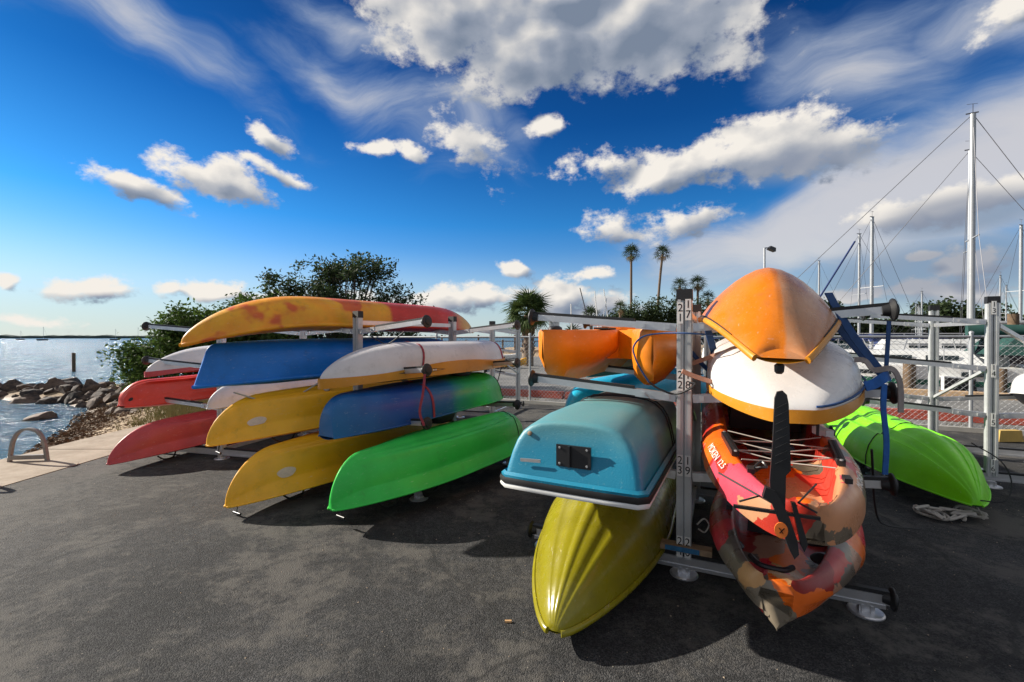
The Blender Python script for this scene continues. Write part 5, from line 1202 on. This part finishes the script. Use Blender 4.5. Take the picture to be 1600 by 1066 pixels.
# wooded skyline behind the marina
def wood(name, label, x0, x1, Y0, Y1, h, n, seed, m):
    g = np.random.default_rng(seed); t = g.uniform(0, 1, n); X = x0 + (x1 - x0) * t; Y = Y0 + (Y1 - Y0) * t + g.uniform(0, 8, n)
    env = h * (.62 + .25 * np.sin(t * 23 + seed) + .18 * np.sin(t * 61 + 2 * seed)); Z = g.uniform(0, 1, n) ** .7 * env + .3
    return tag(leaf_cloud(name, np.stack([X, Y, Z], -1), 1.0, 22, .75, m, None, seed, .7), label, 'woods', kind='stuff')
wood('skyline_trees', 'dark wooded skyline behind the marina masts', 44, 150, 92, 84, 8.5, 2600, 4, M['leafdark'])
wood('skyline_trees', 'low dark tree line behind the shrubs below the tall palms', 22, 50, 100, 100, 5.5, 800, 6, M['leafdark'])

# ---------------------------------------------------------------- marina
def sailboat(label, x, y, head, L, mh, mr, hullm=None, cover=None, spread=1, stays=True, jib=None, cabin=True, z=WZ, mx=0.0, boot=None):
    t = thing('sailboat', label, 'sailboat', Mx.Translation((x, y, z)) @ Mx.Rotation(head, 4, 'Z')); B = L * .32; F = L * .115
    secs = []
    for i in range(15):
        k = i / 14; xx = -L * .5 + L * k; w = B / 2 * (.72 + .28 * math.sin(min(k / .45, 1) * math.pi / 2)) * max(1 - max(0, (k - .45) / .55) ** 2.0, .03); f = F * (1 + .25 * (k - .3) ** 2 * 2)
        secs.append([V((xx + .35 * k * f, s * yy * w, zz * f)) for s, yy, zz in ((1, 1, 1), (1, .97, .5), (1, .88, .05), (1, .6, -.15), (1, 0, -.22), (-1, .6, -.15), (-1, .88, .05), (-1, .97, .5), (-1, 1, 1))])
    MB().loft(secs).build('hull', hullm or M['whitepaint'], t, smooth=True)
    if boot is not None:
        mb = MB(); [mb.loft([[q[i].lerp(q[j], f) + V((0, .012 * sg, 0)) for f in (.62, .88)] for q in secs], closed=False, cap=False) for i, j, sg in ((0, 1, 1), (-1, -2, -1))]; mb.build('hull_stripe', boot, t)
    if cabin:
        mb = MB(); mb.box((L * .06, 0, F * 1.02 + .2), (L * .42, B * .55, .42), taper=.86); c = mb.build('cabin', M['whitepaint'], t)
        for s in (1, -1):
            for k in range(3): MB().box((L * (-.06 + .1 * k), s * B * .262, F + .24), (L * .07, .02, .13)).build('window', M['glass'], c)
    mp = V((mx + L * .08, 0, 0)); top = V((mp.x, 0, mh - z))
    MB().tube([V((mp.x, 0, F)), top], mr, 12, r1=mr * .86).build('mast', M['mast'], t, smooth=True)
    mb = MB(); mb.bar(top + V((-.12, 0, .03)), top + V((.15, 0, .03)), .03, .03); mb.bar(top, top + V((0, 0, .3)), .012, .012); mb.bar(top + V((-.1, 0, .28)), top + V((.13, 0, .31)), .010, .008); mb.build('masthead_fitting', M['wire'], t)
    zs = (mh - z) * .5 + F * .5; mb = MB(); mb.bar((mp.x, -.55 * spread, zs + .05), (mp.x, .55 * spread, zs + .05), .04, .03); mb.build('spreader', M['mast'], t)
    if stays:
        bow = V((L * .54, 0, F * 1.2)); st = V((-L * .5, 0, F))
        for nm, a, b in (('forestay', top, bow), ('backstay', top, st)): MB().tube([a, b], .009, 4).build(nm, M['wire'], t)
        for s in (1, -1): MB().tube([top, V((mp.x, s * .55 * spread, zs + .05)), V((mp.x - .1, s * B * .46, F))], .007, 4).build('shroud', M['wire'], t)
        if jib: MB().tube([top + (bow - top) * .06, bow + (top - bow) * .06], .05, 8).build('furled_jib', jib, t, smooth=True)
    bz = F + .9; MB().tube([V((mp.x, 0, bz)), V((-L * .34, 0, bz + .05))], .06, 8).build('boom', M['mast'], t)
    if cover:
        secs = [[V((mp.x + .1 - (mp.x + .1 + L * .35) * i / 8, .16 * math.cos(a) * (1 - .4 * i / 8), bz + .12 + .2 * math.sin(a) * (1 - .45 * i / 8))) for a in [2 * math.pi * j / 8 for j in range(8)]] for i in range(9)]
        MB().loft(secs).build('sail_cover', cover, t, smooth=True)
        mb = MB(); mb.loft([[V((-L * .42, y, F + .35)), V((-L * .42, y * .9, F + .82)), V((-L * .20, y * .9, F + .86)), V((-L * .15, y, F + .35))] for y in (-B * .42, B * .42)]); mb.build('canopy', cover, t)
    mb = MB()
    for s in (1, -1):
        for k in range(5):
            xx = -L * .45 + L * .2 * k; w = B * .46 * (1 if k < 3 else .8 - .25 * (k - 3)); mb.tube([V((xx, s * w, F)), V((xx, s * w, F + .6))], .012, 5)
        mb.tube([V((-L * .45, s * B * .46, F + .6)), V((-L * .05, s * B * .46, F + .6)), V((L * .35, s * B * .25, F + .62)), V((L * .5, 0, F + .65))], .008, 4)
    mb.build('guard_rails', M['alu'], t); return t
# heads are ordered from the near tall mast to the far ones
def bx(u, Y): return (u - 800) / 700 * Y
sb = sailboat('big white sailboat along the seawall under the thickest and tallest mast', 12.2, 13.8, R(148), 10.0, 8.0, .078, cover=M['canvasgreen'], boot=M['greenpaint'], mx=-2.2)
for xx in (-3.2, -1.2, 1.0): MB().box((xx, 1.62 if False else 1.585, .98), (.75, .03, .12)).build('hull_window', M['glass'], sb)
db = sailboat('dark hulled sailboat lying behind the big white one at right', bx(1500, 17.2), 17.2, R(150), 9.5, 6.8, .06, hullm=M['darkpaint'], mx=-1.0)
db.scale = (1, 1, 1.25)
sailboat('black-striped sailboat with the second tallest mast, behind the empty rack arms', bx(1363, 22), 22.0, R(195), 8.2, 7.4, .085, cover=M['canvasblue'], boot=M['darkpaint'], mx=-.6)
sailboat('sailboat with the dark blue furled jib left of the tallest masts', bx(1343, 26), 26.0, R(180), 8, 7.5, .07, cover=M['canvasblue'], jib=M['canvasblue'], mx=-.6)
sailboat('far sailboat whose short mast shows just right of the orange hull', bx(1281, 38), 38.0, R(185), 7.5, 8.0, .08, cover=M['canvasblue'], mx=-.5)
sailboat('far sailboat with a short mast left of the second rack post', bx(1441, 36), 36.0, R(190), 7, 5.2, .06, cover=M['canvasblue'], mx=-.5)
sailboat('sailboat with mast and stays at the far right edge', bx(1596, 22), 22.0, R(192), 8.5, 7.0, .075, cover=M['canvasblue'], boot=M['greenpaint'], mx=-.6)
sailboat('far sailboat with mast left of the wooden pile', bx(1564, 34), 34.0, R(190), 7.5, 6.2, .06, cover=M['canvasgreen'], mx=-.5)
sailboat('farthest sailboat with thin mast near the wooden pile', bx(1573, 42), 42.0, R(190), 7.5, 6.4, .06, mx=-.5)
sailboat('far sailboat with thin mast over the empty rack arm', bx(1432, 46), 46.0, R(170), 7, 5.0, .05, cover=M['canvasgreen'], mx=-.5)
# open motor boats and their covers tied between the piles
def motorboat(label, x, y, head, L, cover, hullm, stripe, engine=True, bim=True):
    t = thing('motorboat', label, 'motorboat', Mx.Translation((x, y, WZ)) @ Mx.Rotation(head, 4, 'Z')); B = L * .36; F = .72; secs = []
    for i in range(13):
        k = i / 12; xx = -L / 2 + L * k; w = B / 2 * max(1 - max(0, (k - .5) / .5) ** 2.2, .04); f = F * (1 + .3 * k * k)
        secs.append([V((xx + .3 * k * f, s * a * w, b * f)) for s, a, b in ((1, .9, 1), (1, 1, .96), (1, .94, .5), (1, .85, .1), (1, 0, -.25), (-1, .85, .1), (-1, .94, .5), (-1, 1, .96), (-1, .9, 1))])
    MB().loft(secs).build('hull', hullm, t, smooth=True)
    mb = MB(); mb.loft([[q[1] + V((0, .008, 0)), q[2] + V((0, .008, 0))] for q in secs], closed=False, cap=False); mb.loft([[q[-2] + V((0, -.008, 0)), q[-3] + V((0, -.008, 0))] for q in secs], closed=False, cap=False); mb.build('hull_stripe', stripe, t)
    mb = MB(); mb.box((.1 * L, 0, F + .35), (.14 * L, B * .35, .7), taper=.8); mb.build('console', M['whitepaint'], t)
    mb = MB(); mb.add([V((.16 * L, -B * .16, F + .7)), V((.16 * L, B * .16, F + .7)), V((.1 * L, B * .15, F + 1.05)), V((.1 * L, -B * .15, F + 1.05))], [(0, 1, 2, 3)]); mb.build('windscreen', M['glass'], t)
    if bim:
        secs = [[V((-.25 * L + .1 * L * i, y, F + 1.35 - .12 * (y / (B * .42)) ** 2 - (.05 if i in (0, 4) else 0))) for y in (-B * .42, -B * .2, 0, B * .2, B * .42)] for i in range(5)]
        secs2 = MB().loft(secs, closed=False, cap=False); secs2.loft([[p - V((0, 0, .02)) for p in q] for q in secs], closed=False, cap=False); secs2.build('bimini_top', cover, t)
        for s in (1, -1):
            for (a, b) in ((-.25, -.12), (.15, .0), (-.05, -.06)): MB().tube([V((a * L, s * B * .42, F + 1.22)), V((b * L, s * B * .46, F))], .014, 5).build('bimini_pole', M['alu'], t)
    if engine:
        mb = MB(); mb.box((-L / 2 - .22, 0, F + .15), (.42, .34, .5), taper=.8); mb.box((-L / 2 - .2, 0, F - .4), (.16, .12, .8)); mb.build('outboard_motor', M['darkpaint'], t)
    return t
motorboat('white motorboat with blue canopy seen between the first two rack posts at right', 16.2, 18.5, R(195), 5.6, M['canvasblue'], M['whitepaint'], M['darkpaint'])
motorboat('white motorboat with green stripe moored behind the thick dock pile', 11.8, 15.4, R(197), 5.2, M['canvasblue'], M['whitepaint'], M['greenpaint'])
motorboat('black-banded motorboat with black motor, right of the second pile', 14.2, 13.0, R(200), 5.0, M['canvasgreen'], M['whitepaint'], M['darkpaint'])
motorboat('tan sided motorboat at the right edge behind the numbered 14 post', 16.5, 12.6, R(205), 5.0, M['canvasblue'], M['tanpaint'], M['tanpaint'])
motorboat('small far motorboat with blue canopy beyond the sailboats', 21, 30, R(180), 5.6, M['canvasblue'], M['whitepaint'], M['whitepaint'], engine=False)
motorboat('far white motorboat with green canopy near the wooded skyline', 28, 34, R(185), 6, M['canvasgreen'], M['whitepaint'], M['canvasblue'], engine=False)
motorboat('white motorboat with blue top moored left of the orange boat hull gap', 11.2, 24, R(180), 5.4, M['canvasblue'], M['whitepaint'], M['canvasblue'])
for i, (x, y, r, h, lab) in enumerate([(bx(1421, 12.6), 12.6, .15, .92, 'thick weathered dock pile with pale lichen, left of the second rack post'), (bx(1486, 12.3), 12.3, .09, .75, 'thin dark dock pile behind the chain-link, in the middle of the open bay'), (bx(1566, 11.6), 11.6, .10, .7, 'short dock pile right of the post numbered 13'),
     (bx(1583, 16.0), 16.0, .16, 2.35, 'tall brown wooden pile rising above the fence at right'), (bx(1436, 13.6), 13.6, .12, .9, 'dark dock pile just behind the thick one'), (bx(1330, 20), 20, .13, 1.1, 'dock pile behind the blue straps'), (bx(1392, 26), 26, .13, 1.3, 'distant dock pile behind the empty rack arms')]):
    o = MB().tube([V((x, y, -1.6)), V((x, y, h))], r, 14, r1=r * .94).build('dock_pile', M['pile'], smooth=True); tag(o, lab, 'pile')
for i, (x, y, L, a, lab) in enumerate([(12.5, 16.6, 10, R(-38), 'low concrete finger pier nearest the seawall'), (19, 20.5, 14, R(-10), 'concrete finger pier behind the first row of boats'), (24, 29.0, 24, R(-4), 'long far concrete pier in the marina')]):
    t = MB().box((x, y, .02), (L, 1.1, .22), Mx.Rotation(a, 3, 'Z')).build('dock', M['conc']); tag(t, lab, 'dock')
# white dock box and small things on the quay
o = MB().box((bx(1500, 12.4), 12.4, .32), (.62, .3, .5), Mx.Rotation(R(-38), 3, 'Z'), taper=.95).build('dock_box', M['whitepaint']); tag(o, 'white dock box with dark fittings on the seawall between the piles', 'dock box')
MB().box((bx(1492, 12.2), 12.2, .34), (.10, .03, .22), Mx.Rotation(R(-38), 3, 'Z')).build('label_panel', M['tanpaint'], o)
# poles and masts around the small boat park on the left
for (u0, v0, u1, v1, Y, m, lab) in [(918, 497, 906, 450, 45, M['wire'], 'dark leaning dinghy mast left of the squat palm'), (933, 497, 929, 455, 45, M['whitepaint'], 'white dinghy mast standing right of the dark leaning one'), (950, 498, 943, 452, 48, M['whitepaint'], 'thin white dinghy mast in front of the low palms'), (942, 498, 948, 466, 48, M['alu'], 'thin leaning grey mast crossing behind the white one'), (893, 520, 892, 475, 40, M['whitepaint'], 'short white flag pole beside the small sign box')]:
    a, b = at(u0, v0, Y), at(u1, v1, Y); a0 = a - (b - a).normalized() * (a.z + .05); o = MB().tube([a0, b], .07, 6, r1=.05).build('dinghy_mast', m); tag(o, lab, 'mast')
for k, (u, Y, cm, lab) in enumerate([(905, 44, M['whitepaint'], 'small white dinghy parked below the leaning masts'), (938, 46, M['canvasblue'], 'small blue covered dinghy parked below the white masts')]):
    o = MB(); secs = []
    for i in range(9):
        q = i / 8; w = .75 * max(math.sin(math.pi * (.12 + .88 * q)) ** .6, .05); secs.append([V((-2 + 4 * q, y * w, z)) for y, z in ((1, .7), (.9, .2), (0, 0), (-.9, .2), (-1, .7), (0, .78))])
    ob = o.loft(secs).build('parked_dinghy', cm, smooth=True); ob.location = (bx(u, Y), Y, .25); ob.rotation_euler = (0, 0, R(30 * k)); tag(ob, lab, 'dinghy')
p = at(866, 510, 34); t = thing('sign_box', 'small grey sign box on a white frame seen above the twin-hull boat', 'sign', (p.x, 34, 0))
MB().box((0, 0, p.z), (.62, .1, 1.05)).build('panel', M['alu_dull'], t); MB().box((0, .07, p.z), (.8, .05, 1.2)).build('frame', M['whitepaint'], t)
for s in (-1, 1): MB().box((s * .3, .1, p.z / 2 - .2), (.08, .08, p.z)).build('leg', M['whitepaint'], t)
# lamp post
p = at(1194, 388, 34); t = thing('lamp_post', 'lone lamp post with flood lamp head above the orange boat hull', 'lamp post', (p.x, 34, 0))
MB().tube([V((0, 0, 0)), V((0, 0, p.z))], .10, 10, r1=.075).build('pole', M['galv'], t, smooth=True)
MB().bar((0, 0, p.z), (.35, 0, p.z + .02), .07, .07).build('bracket', M['wire'], t)
MB().box((.55, 0, p.z - .06), (.55, .4, .28), Mx.Rotation(R(22), 3, 'Y'), taper=.75).build('lamp_head', M['blackp'], t)
# small dock and boats on the far left water, seen under the kayaks
for (u, Y, mh, lab) in [(32, 420, 8.5, 'tiny anchored sailboat farthest left on the horizon'), (67, 330, 10, 'tiny anchored sailboat second from the left on the horizon'), (180, 380, 9.5, 'tiny anchored sailboat third from the left on the horizon'), (215, 360, 10.5, 'tiny anchored sailboat beside the mangrove bush on the horizon')]:
    x = bx(u, Y); t = thing('anchored_sailboat', lab, 'sailboat', (x, Y, WZ)); MB().loft([[V((-4 + 8 * q, y * 1.3 * max(math.sin(math.pi * (.2 + .8 * q)), .05), z)) for y, z in ((1, 1.1), (.8, 0), (-.8, 0), (-1, 1.1))] for q in [i / 6 for i in range(7)]]).build('hull', M['darkpaint'], t)
    MB().tube([V((.4, 0, 1)), V((.4, 0, mh))], .09, 6).build('mast', M['mast'], t); MB().tube([V((.4, 0, mh)), V((4, 0, 1.1))], .04, 4).build('forestay', M['wire'], t)
# wooden pier with piles and stored boats left of the cabbage palm
t = thing('pier', 'wooden pier with railing over the water between the rack posts and the cabbage palm', 'pier', (-2.2, 46, 0))
for k in range(9): MB().tube([V((-5 + 1.25 * k, 0, -1.5)), V((-5 + 1.25 * k, 0, 1.3 + (.5 if k % 3 == 0 else 0)))], .09, 8).build('pile', M['pile'], t)
MB().box((0, 0, .15), (10.4, 1.4, .15)).build('walkway', M['wood'], t); MB().bar((-5.1, 0, 1.15), (5.1, 0, 1.15), .08, .08).build('railing', M['pile'], t)
for (u, Y, c, lab) in [(772, 30, M['whitepaint'], 'white skiff lying on the ground before the pier'), (764, 22, M['yellow'], 'yellow kayak lying on the ground past the rack, before the skiff')]:
    o = MB(); secs = []
    for i in range(11):
        q = i / 10; w = .42 * max(math.sin(math.pi * q) ** .6, .04); secs.append([V((-1.9 + 3.8 * q, y * w, z + .18 * (2 * q - 1) ** 4)) for y, z in ((1, .34), (.85, .1), (0, 0), (-.85, .1), (-1, .34), (0, .30))])
    ob = o.loft(secs).build('skiff', c, smooth=True); ob.location = (bx(u, Y), Y, 0); ob.rotation_euler = (0, 0, R(12)); tag(ob, lab, 'boat')

# rows of boats moored farther out; alike at this distance
src = [o for o in bpy.data.objects if o.name.startswith('motorboat') and o.parent is None and 'far white' in o.get('label', '')][0]
src2 = [o for o in bpy.data.objects if o.name.startswith('sailboat') and o.parent is None and 'thin mast over' in o.get('label', '')][0]
g_ = random.Random(3)
for k in range(16):
    q = src if k % 2 else src2; c = copy_tree(q); Y = 30 + k * 2.2; u = 1270 + (k * 83) % 330
    c.location = (bx(u, Y), Y, WZ); c.rotation_euler = (0, 0, R(180 + g_.uniform(-12, 12))); c.scale = (1, 1, g_.uniform(.8, 1.0))
    c['label'] = 'small motorboat in the crowded far rows of the marina' if k % 2 else 'small sailboat in the crowded far rows of the marina'
    c['group'] = 'motorboats moored in the far rows' if k % 2 else 'sailboats moored in the far rows'

# loose grit on the lot, painted-line flakes and small stones
vs, fs_ = [], []
for k in range(1500):
    x, y = g_.uniform(-5, 6), g_.uniform(1.0, 7.5) ** 1.0; q = g_.choice([.002, .003, .004, .006]); b_ = len(vs); a_ = g_.uniform(0, 6.3)
    vs += [(x + q * math.cos(a_), y + q * math.sin(a_), .0), (x + q * math.cos(a_ + 2.1), y + q * math.sin(a_ + 2.1), .0), (x + q * math.cos(a_ + 4.2), y + q * math.sin(a_ + 4.2), .0), (x, y, q * .9)]; fs_ += [(b_, b_ + 1, b_ + 3), (b_ + 1, b_ + 2, b_ + 3), (b_ + 2, b_, b_ + 3)]
tag(MB().add(vs, fs_).build('grit', M['shell']), 'loose pale grit sprinkled over the asphalt', 'grit', kind='stuff')
